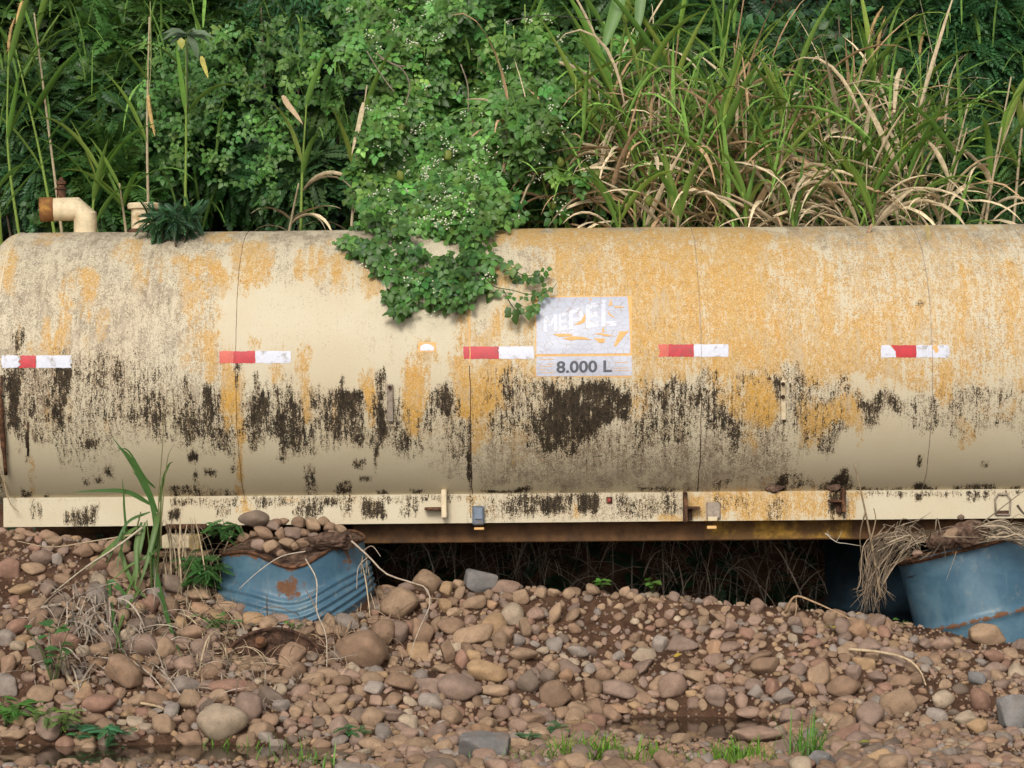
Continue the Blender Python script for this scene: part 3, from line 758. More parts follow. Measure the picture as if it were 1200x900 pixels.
V, F = lathe(pe + [-.004, 0, 0], pe + [.09, .01, .004], [(0, .001), (0, re * 1.06), (.055, re * 1.07), (.06, re * .98)], 24)
obj('rusty_pipe_end', V, F, flat_mat('rusted_yellow_paint', (.42, .22, .05), .85, .3, 40, .5, 0, .2, .9, (.17, .07, .03)), el)
vt = P(72, 235, R_T)
V, F = lathe((vt[0], R_T, vt[2]), (vt[0], R_T, 9), [(0, .021), (.045, .020), (.047, .026), (.056, .026), (.058, .015), (.068, .014), (.071, .022), (.083, .021), (.087, .012), (.10, .009), (.103, .001)], 18)
obj('valve', V, F, M['rust'], el, sharp=35)

# ------------------------------------------------------------------ the skirt beam along the tank and what is bolted to it
Y_S = .255
sk0, sk1 = P(600, 578.5, Y_S), P(600, 612.5, Y_S)
xL = P(4, 600, Y_S)[0]
SKY = [(286, 588, 294, 606, .5), (280, 580, 300, 600, .75), (330, 580, 350, 588, .6), (398, 580, 420, 592, .25), (545, 580, 580, 606, .45), (672, 592, 680, 608, .7), (768, 604, 800, 614, .75), (800, 578, 830, 614, .85), (830, 578, 990, 614, .82), (990, 578, 1016, 588, .75), (990, 588, 1004, 614, .65), (895, 580, 925, 612, .45)]
SKB = [(72, 588, 115, 612, .68), (85, 590, 105, 615, .75), (35, 580, 48, 600, .45), (196, 592, 212, 606, .95), (200, 580, 222, 590, .8), (250, 582, 275, 600, .5), (300, 582, 345, 592, .45), (345, 584, 380, 604, .66), (376, 580, 402, 592, .75), (425, 582, 452, 606, .95), (470, 582, 492, 604, .5), (400, 584, 412, 606, .45), (545, 582, 580, 600, .32), (588, 580, 632, 606, .55), (620, 580, 632, 606, .7), (632, 582, 662, 604, .98), (662, 582, 672, 602, .72), (676, 580, 700, 604, .95), (720, 582, 800, 608, .5), (750, 584, 770, 604, .6), (830, 582, 850, 604, .6), (850, 582, 885, 604, .5), (898, 584, 920, 612, .7), (970, 578, 996, 612, .9), (1072, 582, 1080, 590, 1.0), (1130, 582, 1160, 592, .5)]
sx = np.linspace(xL, X1 - .1, 620); sz = np.linspace(sk1[2], sk0[2], 12)
SX, SZ = np.meshgrid(sx, sz, indexing='ij')
SPX, SPY = to_px(np.stack([SX, 0 * SX + Y_S, SZ], -1))
SPYl = SPY - ((SPX - 600) * -math.tan(ROLL)) * 0
q = np.stack([SX, SZ, 0 * SX], -1)
SPYs = 578.5 + (sk0[2] - SZ) / (sk0[2] - sk1[2]) * 34                       # skirt rows follow the beam, not the roll of the picture
kwp = dict(px=SPX, py=SPYs, q=q)
SKB += [(200, 579, 420, 590, .42), (420, 579, 560, 588, .4), (545, 580, 632, 606, .4), (720, 580, 800, 608, .45), (1000, 579, 1200, 586, .4)]
at_ = dict(yellow=paint(SKY, 7, 4, seed=5, **kwp), black=paint(SKB, 7, 4, seed=6, **kwp), grime=paint([(545, 578, 800, 612, .62), (200, 578, 420, 592, .4), (800, 578, 1000, 612, .5), (0, 578, 1700, 584, .3)], 12, 4, base=0 * SX + .16, seed=7, **kwp), olive=0 * SX)
nz = len(sz)
i, j = np.meshgrid(np.arange(len(sx) - 1), np.arange(nz - 1), indexing='ij')
SF = np.stack([i * nz + j, (i + 1) * nz + j, (i + 1) * nz + j + 1, i * nz + j + 1], -1).reshape(-1, 4)
front = np.stack([SX, 0 * SX + Y_S + (fbm(q, 3, 2) - .5) * .006, SZ], -1).reshape(-1, 3)
def flange(zv, idx):                                                       # the beam's top and bottom flanges turn back to the tank
    a = front[idx]; b = a + [0, .11, 0]
    return a, b
n0 = len(front)
bot, top = np.arange(len(sx)) * nz, np.arange(len(sx)) * nz + nz - 1
V = np.concatenate([front, front[bot] + [0, .10, 0], front[top] + [0, .035, .002]])
m_ = len(sx); r_ = np.arange(m_ - 1)
F = np.concatenate([SF, np.stack([bot[:-1], n0 + r_, n0 + r_ + 1, bot[1:]], -1)[:, ::-1], np.stack([top[:-1], top[1:], n0 + m_ + r_ + 1, n0 + m_ + r_], -1)])
ex = {k: np.concatenate([v.ravel(), v[:, 0], v[:, -1]]) for k, v in at_.items()}
skirt = obj('skirt_beam', V, F, M['tank'], TANK, attrs=ex, sharp=40)
obj('chassis_rail', *bevel_box(((P(420, 620, .34)[0] + X1) / 2, .40, P(600, 622, .36)[2]), (X1 - P(405, 620, .34)[0], .06, .10), .004), M['rail'], TANK, smooth=False)
obj('chassis_rail', *bevel_box(((P(826, 620, .34)[0] + P(1000, 620, .34)[0]) / 2, .372, P(600, 622.6, .36)[2]), (P(1000, 620, .34)[0] - P(826, 620, .34)[0], .006, .085), .002), M['railyellow'], TANK, smooth=False)
obj('chassis_rail', *bevel_box((1.0, 1.0, Z_T - R_T - .05), (6.3, .08, .09), .004), M['rail'], TANK, smooth=False)
def at_skirt(px, py, d=0.0): return P(px, py, Y_S - d)
# two angle brackets left and middle, two rusty ones, lamps and rings
b1 = obj('bracket', *bevel_box(at_skirt(520.5, 590, .035), (.022, .07, .118), .003), M['cream'], TANK, smooth=False)
obj('bracket_shelf', *bevel_box(at_skirt(508, 596, .03), (.075, .06, .010), .002), M['rust'], b1, smooth=False)
for px, py, h in ((803, 594, .125), (988, 586, .10)):
    b = obj('bracket', *bevel_box(at_skirt(px, py, .035), (.016, .07, h), .003), M['rust'], TANK, smooth=False)
    sgn = 1 if px < 900 else -1
    obj('bracket_shelf', *bevel_box(at_skirt(px + 9 * sgn, py + 1, .03), (.06, .06, .009), .002), M['rust'], b, smooth=False)
    obj('bracket_gusset', *bevel_box(at_skirt(px + 4 * sgn, py + 8, .014), (.03, .02, .05), .002), M['darkrust'], b, smooth=False)
lamp = obj('side_reflector', *bevel_box(at_skirt(560.5, 604, .016), (.050, .030, .080), .006), M['reflector'], TANK, smooth=False)
obj('reflector_lens', *bevel_box(at_skirt(560.5, 602, .033), (.034, .006, .048), .003), flat_mat('lens', (.19, .23, .29), .15, .1, 60, .05), lamp, smooth=False)
obj('reflector_tab', *bevel_box(at_skirt(561.5, 619.5, .02), (.042, .02, .010), .002), M['orange'], lamp, smooth=False)
lamp = obj('side_reflector', *bevel_box(at_skirt(836, 598, .010), (.058, .018, .070), .004), M['galv'], TANK, smooth=False)
obj('reflector_tab', *bevel_box(at_skirt(835, 608, .02), (.040, .02, .018), .002), M['cream'], lamp, smooth=False)
obj('reflector_tab', *bevel_box(at_skirt(834, 618, .02), (.040, .02, .013), .002), M['orange'], lamp, smooth=False)
obj('bolt_plate', *bevel_box(at_skirt(714, 586, .004), (.026, .010, .028), .002), M['rust'], TANK, smooth=False)
V, F = lathe(at_skirt(714, 586, .022), at_skirt(714, 586, 0), [(0, .001), (0, .007), (.02, .008)], 6)
obj('bolt', V, F, M['red'], TANK, smooth=False)
ring = np.array([at_skirt(1175 + a, 591 + b, .010) for a, b in ((-8, 12), (-9, -6), (-5, -12), (5, -12), (9, -6), (8, 12), (-8, 12))])
rg = obj('lamp_ring', *tube(ring, .0045, 6), M['galv'], TANK)
obj('lamp_socket', *bevel_box(at_skirt(1175, 601, .006), (.050, .012, .020), .002), M['darkrust'], rg, smooth=False)
obj('rust_clump', *(lambda r: (r[0] * [.045, .02, .024] + tank_pt(909, 571), r[1]))(rock(5, 3, 5, 9, .35)), M['clod'], TANK)
obj('rust_clump', *(lambda r: (r[0] * [.03, .02, .025] + tank_pt(978, 570), r[1]))(rock(6, 3, 5, 9, .35)), M['clod'], TANK)
# left end: rusted end bar and hinge line
obj('end_bar', *tube(spline([tank_pt(2, 440, .02), tank_pt(1, 480, .02), tank_pt(4, 520, .02), tank_pt(7, 556, .02)], 14), [.006] * 4 + [.012] * 6 + [.008] * 4, 7), M['rust'], TANK)
obj('hinge_pin', *tube([tank_pt(32.5, 495, .006), tank_pt(32.5, 534, .006)], .004, 6), M['darkrust'], TANK)
# legs that carry the tank, standing in the pit
for x in (-.80, 1.78, 3.2):
    obj('saddle', *bevel_box((x, .80, Z_T - R_T - .03), (.12, .40, .14), .01), M['darkrust'], TANK, smooth=False)
    for yy in (.86,):
        g = float(ground(x, yy)); h = Z_T - R_T - .1 - g + .06
        obj('leg', *bevel_box((x, yy, g - .06 + h / 2), (.10, .10, h), .006), M['darkrust'], TANK, smooth=False)

# ------------------------------------------------------------------ drums
M['dimblue'] = flat_mat('shaded_blue_drum_paint', (.004, .012, .019), .9, .3, 8, .2, 0, .2, .3, (.04, .03, .02))  # drum blue darkened almost to black: the shade under the tank is in this colour
def drum(root, axis_top, axis_dir, R, L, rings, name='drum_body', m='blue', deform=None, rust=None, n=96, k=90, v1=None):
    t = norm(np.asarray(axis_dir, float))
    e = norm(np.cross(t, [0, 1.0, 0])); b = np.cross(t, e)
    v = np.linspace(0, L if v1 is None else v1, k); w = np.linspace(0, 2 * math.pi, n, endpoint=False)
    VV, WW = np.meshgrid(v, w, indexing='ij')
    rad = R + 0 * VV
    for (c, wd, h) in rings: rad = rad + h * np.exp(-((VV - c) / wd) ** 2)
    pts = np.asarray(axis_top) + VV[..., None] * t + rad[..., None] * (np.cos(WW)[..., None] * e + np.sin(WW)[..., None] * b)
    if deform is not None: pts = deform(pts, VV, WW)
    i, j = np.meshgrid(np.arange(k - 1), np.arange(n), indexing='ij'); j2 = (j + 1) % n
    F = np.stack([i * n + j, i * n + j2, (i + 1) * n + j2, (i + 1) * n + j], -1).reshape(-1, 4)
    at = dict(rust=(rust(pts, VV, WW) if rust is not None else 0 * VV))
    return obj(name, pts.reshape(-1, 3), F, M[m], root, attrs=at), pts, (t, e, b)
# the tilted drum
td_top = P(1131, 641, .22)
td = thing('oil_drum', 'tilted blue steel drum with a rusty hoop, heaped with straw and a mud clod', 'drum', td_top)
td_dir = np.array([math.sin(math.radians(13.5)), -.07, -math.cos(math.radians(13.5))])
def r_td(p, v, w):
    return .62 * np.exp(-((v - .290) / .016) ** 2) + .8 * np.exp(-(v / .012) ** 2) + .25 * (fbm(p, 5, 3) - .42) + .25 * np.clip(.10 - v, 0, 1) * 6 * (fbm(p, 7, 2) > .52)
body, pts, (t_, e_, b_) = drum(td, td_top, td_dir, .288, .86, [(.290, .016, .013), (.575, .016, .013), (.0, .006, .006)], rust=r_td, v1=.62,
    deform=lambda p, v, w: p + .012 * (fbm(p, 3.5, 2)[..., None] - .5) * np.array([0, 1, 0]))
w = np.linspace(0, 2 * math.pi, 73)
V, F = tube(td_top + .291 * (np.cos(w)[:, None] * e_ + np.sin(w)[:, None] * b_), .0075, 8, cap=False)
obj('rim', V, F, M['rust'], td)
V, F = lathe(td_top + td_dir * .05, td_top, [(0, .28), (.006, .20), (.02, .1), (.03, .001)], 40)
obj('soil_fill', V + (fbm(V, 9, 2)[:, None] - .5) * .05, F, M['clod'], td)
# the crushed drum
cd_top = P(343, 636, .02)
cdr = thing('oil_drum', 'crushed blue corrugated drum with stones piled on top', 'drum', cd_top)
cdd = norm(np.array([.05, .07, -1.0]))
def squash(p, v, w):
    x = (p[..., 0] - cd_top[0]) / .29
    sag = .040 * np.exp(-((x - .05) / .6) ** 2) * np.clip(1 - v / .2, 0, 1) + .020 * np.sin(x * 5 + 1) * np.clip(1 - v / .3, 0, 1)
    p = p + np.stack([.035 * x * np.clip(v / .3, 0, 1), -.035 * np.exp(-((v - .20) / .08) ** 2) + .05 * (fbm(p, 4, 2) - .5), -sag - .09 * (1 - x * x) * np.clip(v / .2, 0, 1) + .022 * x * np.clip(v / .2, 0, 1)], -1)
    return p
def r_cd(p, v, w):
    x = (p[..., 0] - cd_top[0]) / .29
    return .75 * np.exp(-(((x - .02) / .30) ** 2 + ((v - .075) / .05) ** 2)) + .55 * np.exp(-(((x - .85) / .2) ** 2 + ((v - .05) / .07) ** 2)) + .75 * np.exp(-(v / .012) ** 2) + .85 * np.clip((v - .225) / .05, 0, 1) + .3 * np.clip((.16 - v) / .1, 0, 1) * (x < -.4) + .2 * (fbm(p, 6, 3) - .45)
body, pts, (t_, e_, b_) = drum(cdr, cd_top, cdd, .290, .5, [(.118, .010, .010), (.145, .010, .011), (.172, .010, .012), (.200, .010, .012), (.228, .011, .013), (0, .006, .005)], deform=squash, rust=r_cd, k=150)
rimc = pts[0]
V, F = tube(np.concatenate([rimc, rimc[:1]]), .007, 7, cap=False)
obj('rim', V, F, M['rust'], cdr)
cen = rimc.mean(0)
Vf = np.concatenate([[cen + [0, 0, .03]], cen + (rimc - cen) * .55 + [0, 0, .012], cen + (rimc - cen) * .97 - [0, 0, .004]])
nf = len(rimc); a = np.arange(nf); b = (a + 1) % nf
Ff = np.concatenate([np.stack([0 * a, 1 + a, 1 + b], -1), np.stack([1 + a, 1 + nf + a, 1 + nf + b], -1), np.stack([1 + a, 1 + nf + b, 1 + b], -1)])
obj('soil_fill', Vf, Ff, M['clod'], cdr)
# the drum that stands in the dark under the tank
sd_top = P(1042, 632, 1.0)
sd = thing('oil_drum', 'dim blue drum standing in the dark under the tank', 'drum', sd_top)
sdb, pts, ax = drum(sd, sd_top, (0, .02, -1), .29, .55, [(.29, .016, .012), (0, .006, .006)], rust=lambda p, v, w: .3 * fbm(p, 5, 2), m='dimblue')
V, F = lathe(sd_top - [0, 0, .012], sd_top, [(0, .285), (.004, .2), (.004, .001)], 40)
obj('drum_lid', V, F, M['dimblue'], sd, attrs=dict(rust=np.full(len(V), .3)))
# a rusty drum lying buried, its end showing
ld_c = P(320, 808, -.62)
ld = thing('oil_drum', 'rusty drum lying buried in the bank, only the arc of its end showing', 'drum', ld_c)
ax = norm(np.array([.02, 1.0, -.22]))
V, F = lathe(ld_c, ld_c + ax, [(.012, .001), (.012, .10), (.008, .16), (.014, .205), (.014, .222), (-.004, .228), (-.010, .234), (-.004, .240), (.02, .240), (.45, .238)], 90)
obj('drum_end', V + (fbm(V, 8, 2)[:, None] - .5) * .008, F, M['darkrust'], ld)
bp = P(305, 752, -.60)
V, F = lathe(bp - ax * .012, bp + ax * .05, [(0, .001), (0, .016), (.010, .019), (.012, .024), (.05, .024)], 16)
obj('bung', V, F, M['rust'], ld)

# ------------------------------------------------------------------ stones
TONE = dict(tan=(.315, .205, .122), brown=(.235, .140, .083), ochre=(.36, .225, .11), reddish=(.25, .125, .085), pink=(.30, .19, .14), grey=(.245, .215, .19), dark=(.135, .100, .078), mauve=(.215, .145, .115), orange=(.35, .20, .11), pale=(.40, .315, .22), slate=(.16, .155, .15))
_m = np.array((.245, .176, .125))
TONE = {k: tuple(_m + (np.array(v) - _m) * (.9 if k == 'slate' else .66)) for k, v in TONE.items()}
TNAMES = list(TONE)
TP = np.array([.24, .25, .05, .05, .12, .07, .05, .12, .02, .03, 0]); TP = TP / TP.sum()
ROUND = [mesh('stone', *rock(100 + k, 3, (5, 6.5, 8, 12)[k % 4], 12 + k % 5, .07)) for k in range(16)]
SHARP = [mesh('stone', *rock(300 + k, 3, 26, 9, .03)) for k in range(6)]
for me in ROUND + SHARP: me.materials.append(M['stone'])
for me in SHARP: me.set_sharp_from_angle(angle=math.radians(24))
# (centre x, centre y, width, height, turn in degrees, tone, a angular): the stones one can tell apart in the photograph
HAND = [(48,655,28,20,-8,'mauve'),(25,692,30,14,12,'ochre'),(64,635,20,13,0,'tan'),(97,647,25,17,10,'brown'),(38,667,30,13,-10,'tan'),(67,658,12,17,15,'grey'),(7,750,24,22,0,'grey'),(165,732,38,16,-4,'dark'),(192,762,31,28,0,'tan'),(167,757,36,26,10,'mauve'),(147,790,50,34,-38,'brown'),(217,782,29,24,0,'pink'),
 (117,827,42,25,4,'reddish'),(97,817,25,18,15,'orange'),(183,823,30,22,-8,'brown'),(222,823,29,26,10,'tan'),(262,850,60,46,12,'pale'),(290,833,38,42,-55,'mauve'),(192,852,28,30,0,'tan'),(222,867,36,22,-8,'brown'),(77,873,24,20,10,'reddish'),(15,862,30,13,4,'tan'),(105,883,22,25,0,'tan'),(202,687,30,24,-20,'dark'),(193,670,30,20,5,'brown'),(175,710,20,24,-25,'reddish'),(160,715,20,16,-10,'ochre'),(305,712,26,21,0,'orange'),(328,725,34,14,-4,'mauve'),(367,798,27,18,-6,'tan'),(302,783,20,17,0,'tan'),(327,800,24,12,3,'tan'),(267,807,52,20,-3,'reddish'),(222,843,20,20,0,'brown'),(243,833,20,24,-30,'dark'),(15,827,24,22,0,'reddish'),(397,857,24,30,0,'mauve'),(330,829,22,16,0,'grey'),(347,836,18,16,-30,'tan'),(205,660,26,18,12,'brown'),
 (468,710,47,38,8,'tan'),(500,685,33,28,-20,'tan'),(523,692,16,19,0,'ochre'),(537,687,17,14,0,'tan'),(563,684,40,28,-8,'slate','a'),(556,708,29,18,0,'tan'),(522,711,16,19,15,'ochre'),(533,718,20,12,5,'tan'),(422,766,64,50,-14,'brown'),(447,745,30,38,-40,'brown'),(465,743,28,28,0,'mauve'),(495,743,28,36,12,'brown'),(528,735,34,20,-4,'brown'),(555,746,50,21,16,'tan'),(587,753,20,23,0,'tan'),(526,767,18,31,4,'brown'),(542,775,17,25,4,'reddish'),(555,770,20,14,-25,'ochre'),(572,788,52,25,-12,'ochre'),(518,785,27,13,-4,'tan'),(538,811,54,34,-14,'mauve'),(578,810,37,16,-10,'tan'),(618,803,27,29,20,'dark'),(650,818,38,36,0,'brown'),(663,793,18,16,0,'orange'),(723,811,46,24,-8,'mauve'),(722,832,36,12,-3,'orange'),(675,812,18,23,0,'brown'),(708,793,23,18,0,'brown'),(773,757,19,22,-15,'grey'),(788,807,35,33,0,'pink'),(615,738,15,27,0,'tan'),(650,722,15,30,-25,'tan'),(610,701,20,18,0,'tan'),(633,697,16,15,0,'tan'),(648,696,17,11,0,'tan'),(667,698,16,14,-10,'tan'),(695,692,17,14,0,'tan'),(732,696,14,15,0,'tan'),(750,703,15,12,0,'tan'),(613,768,35,17,4,'tan'),(626,739,14,13,0,'mauve'),(593,746,26,22,50,'brown'),(608,752,16,17,10,'grey'),(673,738,18,13,-30,'brown'),(567,880,62,42,-12,'slate','a'),(450,838,56,16,-4,'mauve'),(490,873,40,17,-4,'tan'),(438,874,36,17,-10,'tan'),(468,802,37,20,-10,'brown'),(438,808,25,17,0,'grey'),(478,850,26,23,-20,'pale'),(437,845,28,28,0,'tan'),(512,860,24,22,0,'mauve'),(520,877,22,18,8,'tan'),(460,887,26,16,0,'brown'),(492,893,30,16,-8,'brown'),(630,878,22,16,25,'pink'),(641,795,20,20,0,'dark'),
 (857,735,18,19,0,'pink'),(837,775,24,16,0,'pink'),(897,783,36,23,4,'brown'),(840,817,28,26,0,'mauve'),(948,809,22,18,-8,'orange'),(988,807,42,28,10,'brown'),(1052,828,43,34,12,'tan'),(1018,843,33,38,-35,'mauve'),(1132,845,29,21,10,'pale'),(1145,854,26,20,4,'ochre'),(1150,823,25,28,0,'reddish'),(1187,842,36,50,10,'slate','a'),(1157,747,46,28,-14,'tan'),(1105,756,28,18,0,'pink'),(1163,770,26,16,-8,'reddish'),(1145,797,24,18,-15,'slate'),(1005,740,24,25,0,'orange'),(987,737,20,25,15,'mauve'),(973,727,18,18,0,'tan'),(833,853,30,18,0,'orange'),(888,863,60,22,6,'pink'),(880,835,34,13,5,'pink'),(927,842,26,20,0,'mauve'),(917,880,26,22,10,'mauve'),(918,818,26,19,20,'grey'),(963,840,20,16,0,'brown'),(963,893,34,22,-10,'slate','a'),(1058,890,22,22,0,'mauve'),(932,731,20,16,-25,'mauve'),(888,772,36,13,18,'brown'),(1119,893,30,14,0,'pink'),(868,800,20,16,-8,'brown'),(885,812,20,17,15,'grey'),(935,787,22,16,0,'mauve'),(1000,790,20,20,0,'mauve'),(1120,755,18,14,0,'tan'),(1195,757,20,16,0,'mauve')]
# seen resting on the two drums and the mound beside them
ONTOP = [(285,630,16,12,10,'brown',-.20),(303,638,18,13,-10,'mauve',-.24),(318,640,20,14,12,'tan',-.27),(355,636,17,12,0,'brown',-.26),(368,630,15,12,-12,'mauve',-.22),(398,620,16,12,10,'tan',-.08),(390,626,13,10,0,'brown',-.16),(330,648,12,9,0,'brown',-.29),(297,608,37,21,-4,'dark',-.10),(309,624,26,14,-22,'brown',-.16),(319,616,22,13,-20,'mauve',-.08),(328,625,12,16,0,'brown',-.16),(323,613,16,11,0,'brown',-.02),(343,625,24,15,0,'mauve',-.13),(350,612,18,14,0,'brown',-.05),(367,615,19,17,-10,'tan',-.10),(379,611,16,12,0,'tan',-.08),(386,618,14,13,0,'brown',-.14),(336,636,20,12,-12,'tan',-.17),(345,640,10,10,0,'tan',-.18),(333,611,12,9,0,'brown',0),(357,624,14,10,0,'brown',-.12),(297,626,10,8,0,'brown',-.12),(1117,626,27,14,8,'tan',-.14),(1126,606,9,7,0,'dark',-.06),(1075,648,12,8,0,'pink',-.13)]

LAND = [('the crushed drum', 343, 672), ('the buried drum end', 320, 765), ('the tilted drum', 1130, 700), ('the long-bladed grass', 185, 660), ('the broad puddle', 790, 850), ('the slate block', 567, 880), ('the slate slab', 563, 684),
        ('the biggest boulder', 422, 766), ('the pale boulder', 262, 850), ('the slate rock', 1187, 842), ('the tan boulder', 1052, 828), ('the seedlings', 735, 690), ('the thin puddle', 130, 890), ('the dangling straw', 1035, 690), ('the round boulder', 650, 818),
        ('the tan cobble', 468, 710), ('the tank skirt', 90, 622), ('the ochre loaf', 572, 788), ('the pinkish slab', 888, 863), ('the arched stalk', 1050, 780), ('the dead roots', 110, 745), ('the grass tuft', 950, 875), ('the yellow leaf', 966, 742)]
SPECIAL = {(567,880):'large angular slate grey block beside the green grass patch',(563,684):'flat slate grey slab tipped up on the crest of the bank',(422,766):'biggest brown boulder, resting beside the buried drum end',(262,850):'big pale triangular boulder at the edge of the thin puddle',(1187,842):'cracked angular slate rock below the tilted drum',(1052,828):'plump smooth tan boulder under the arched dry stalk',(650,818):'round brown boulder standing alone above the gravel flat',(468,710):'large smooth tan cobble near the crest beside the crushed drum',(572,788):'ochre loaf-shaped stone lying below a long tan stone',(888,863):'wide flat pinkish slab at the water edge',
           (297,608):'dark stone topmost on the crushed drum against the skirt',(1117,626):'smooth tan stone balanced on the mud clod of the tilted drum',(97,817):'small brick red stone beside a larger reddish one',(542,775):'narrow red stone wedged between two brown ones',(833,853):'orange stone half under water in the broad puddle',(147,790):'long brown boulder leaning on the dead roots'}
STONES = []           # px, py, w, h, tone name, object
def add_stone(px, py, w, h, ang, tone, angular=False, Y=None, R=None, centre=None, dims=None, lab=None):
    k = len(STONES)
    me = (SHARP if angular else ROUND)[k % (6 if angular else 16)]
    o = bpy.data.objects.new('stone', me)
    if centre is None:
        if Y is None:
            g = ground_hit(px, py + .22 * h)
            Y = g[1]
            centre = P(px, py, Y)
            nrm = slope(g[0], g[1])
            centre = centre + nrm * .10 * h * sc(Y)
        else: centre = P(px, py, Y)
        s = sc(Y)
        dims = np.array([w * s / 2, (.55 * w + .35 * h) * s / 2, h * s / 2])
        a = math.radians(ang)
        R = np.array([[math.cos(a), 0, -math.sin(a)], [0, 1, 0], [math.sin(a), 0, math.cos(a)]])
        r2 = random.uniform(-.25, .25)
        R = R @ np.array([[1, 0, 0], [0, math.cos(r2), -math.sin(r2)], [0, math.sin(r2), math.cos(r2)]])
        fl = random.choice([0, math.pi])
        R = R @ np.array([[math.cos(fl), -math.sin(fl), 0], [math.sin(fl), math.cos(fl), 0], [0, 0, 1]])
    mw = np.eye(4); mw[:3, :3] = R * dims; mw[:3, 3] = centre
    o.matrix_world = Matrix(mw.tolist())
    c = np.array(TONE[tone]) * random.uniform(.82, 1.15)
    o.color = (*c, 1)
    COL.objects.link(o)
    STONES.append(dict(px=px, py=py, w=w, h=h, tone=tone, ang=angular, o=o, c=np.asarray(centre), r=float(max(dims)), lum=c.mean(), lab=SPECIAL.get((px, py))))
for q in HAND:
    add_stone(*q[:6], angular=len(q) > 6)
for (px, py, w, h, a, tn, Y) in ONTOP:
    add_stone(px, py, w, h, a, tn, Y=Y + .02)
# the rest of the bank: large to small, each where there is room
cell = .06
occ = {}
def put_occ(x, y, r):
    n = int(r / cell) + 1
    occ.setdefault((int(math.floor(x / cell)), int(math.floor(y / cell))), []).append((x, y, r))
maxr = [.16]
def free(x, y, r, f=.86):
    n = int((r + maxr[0]) / cell) + 1
    cx_, cy_ = int(math.floor(x / cell)), int(math.floor(y / cell))
    for i in range(cx_ - n, cx_ + n + 1):
        for j in range(cy_ - n, cy_ + n + 1):
            for (a, b, q) in occ.get((i, j), ()):
                if (a - x) ** 2 + (b - y) ** 2 < ((r + q) * f) ** 2: return False
    return True
for s_ in STONES[:len(HAND)]:
    d = math.sqrt(s_['w'] * s_['h']) * sc(s_['c'][1]) / 2
    put_occ(s_['c'][0], s_['c'][1], d * 1.0)
for (px, py, r) in ((300, 745, .11), (340, 745, .11), (320, 765, .14), (275, 765, .08), (365, 765, .08)):
    g = P(px, py, -.5); put_occ(g[0], -.50, r)
for (px, py, r) in ((343, 700, .24), (290, 705, .12), (395, 705, .12), (1130, 735, .24), (1180, 735, .2), (1080, 735, .1)):
    g = P(px, py, .0); put_occ(g[0], g[1] - .02, r)
cand = []
for r, n in ((.052, 190), (.043, 400), (.036, 800), (.030, 1600), (.025, 2900), (.0205, 5000), (.0165, 8500), (.013, 11000)):
    if r < .03: maxr[0] = .16
    X = rng.uniform(-2.45, 2.45, n); Yy = rng.uniform(-2.6, .10, n)
    P_ = np.stack([X, Yy, ground(X, Yy)], -1)
    ppx, ppy = to_px(P_)
    dens = np.ones(n)
    fine = ((ppx > 640) & (ppx < 960) & (ppy < 775)) | ((ppx > 1050) & (ppy > 770)) | ((ppx < 100) & (ppy < 700))
    if r > .027: dens[fine] = .3
    soil = fbm(np.stack([X, Yy, 0 * X], -1), 3.2, 3)
    if r < .03: dens[(soil > .52) & fine] = .22
    if r < .03: dens[(soil > .64)] *= .35
    for (a, b, rx, ry) in PUDDLES:
        dens[((X - a) / rx) ** 2 + ((Yy - b) / ry) ** 2 < 1.15] = .06 if r > .02 else .02
        if r > .019: dens[(np.abs(X - a) < rx * 1.1) & (Yy < b) & (Yy > b - .75)] *= .12
    keep = (rng.random(n) < dens) & (ppx > -40) & (ppx < 1240) & (ppy < 935)
    for x, y in zip(X[keep], Yy[keep]):
        rr = r * random.uniform(.86, 1.14)
        if free(x, y, rr, .80 if rr > .02 else .76):
            put_occ(x, y, rr); cand.append((rr, x, y))
cand.sort(reverse=True)
N_BIG = 296 - len(STONES)
pb = MB()
Nrm = slope(np.array([c[1] for c in cand]), np.array([c[2] for c in cand]))
Zg = ground(np.array([c[1] for c in cand]), np.array([c[2] for c in cand]))
LOW = {sub: [rock(500 + k, sub, (5.5, 6.5, 8, 11, 16)[k % 5], 12, .06)[0] for k in range(20)] for sub in (1, 2)}
for k, (r, x, y) in enumerate(cand):
    n = norm(Nrm[k] * .8 + rng.normal(0, .22, 3) + np.array([0, -.12, .1]))
    a = norm(np.cross(n, rng.normal(size=3))); b = np.cross(n, a)
    asp = rng.uniform(1.0, 1.65); th = rng.uniform(.45, .85)
    dims = np.array([r * asp ** .6, r / asp ** .5, r * th])
    R = np.stack([a, b, n], 1)
    c = np.array([x, y, Zg[k]]) + Nrm[k] * dims[2] * rng.uniform(.12, .55)
    tone = TNAMES[rng.choice(len(TNAMES), p=TP)]
    if k < N_BIG:
        px, py = to_px(c)
        s = sc(y)
        ext = np.abs(R * dims)                                   # how wide and high it shows
        w_, h_ = 2 * np.sqrt((ext[0] ** 2).sum()) / s, 2 * np.sqrt((ext[2] ** 2).sum()) / s
        add_stone(float(px), float(py), w_, h_, 0, tone, R=R, centre=c, dims=dims)
    else:
        sub = 2 if r > .0175 else 1
        V = LOW[sub][k % 20] * dims @ R.T + c
        pb.add(V, ICO[sub][1], np.array(TONE[tone]) * rng.uniform(.78, 1.18))
props(pb.build('pebbles', M['pebble']), 'small brown pebbles covering the bank between the larger stones', kind='stuff')
gr = MB(); ng = 16000
X = rng.uniform(-2.4, 2.4, ng); Yy = rng.uniform(-2.5, .12, ng)
Zz = ground(X, Yy)
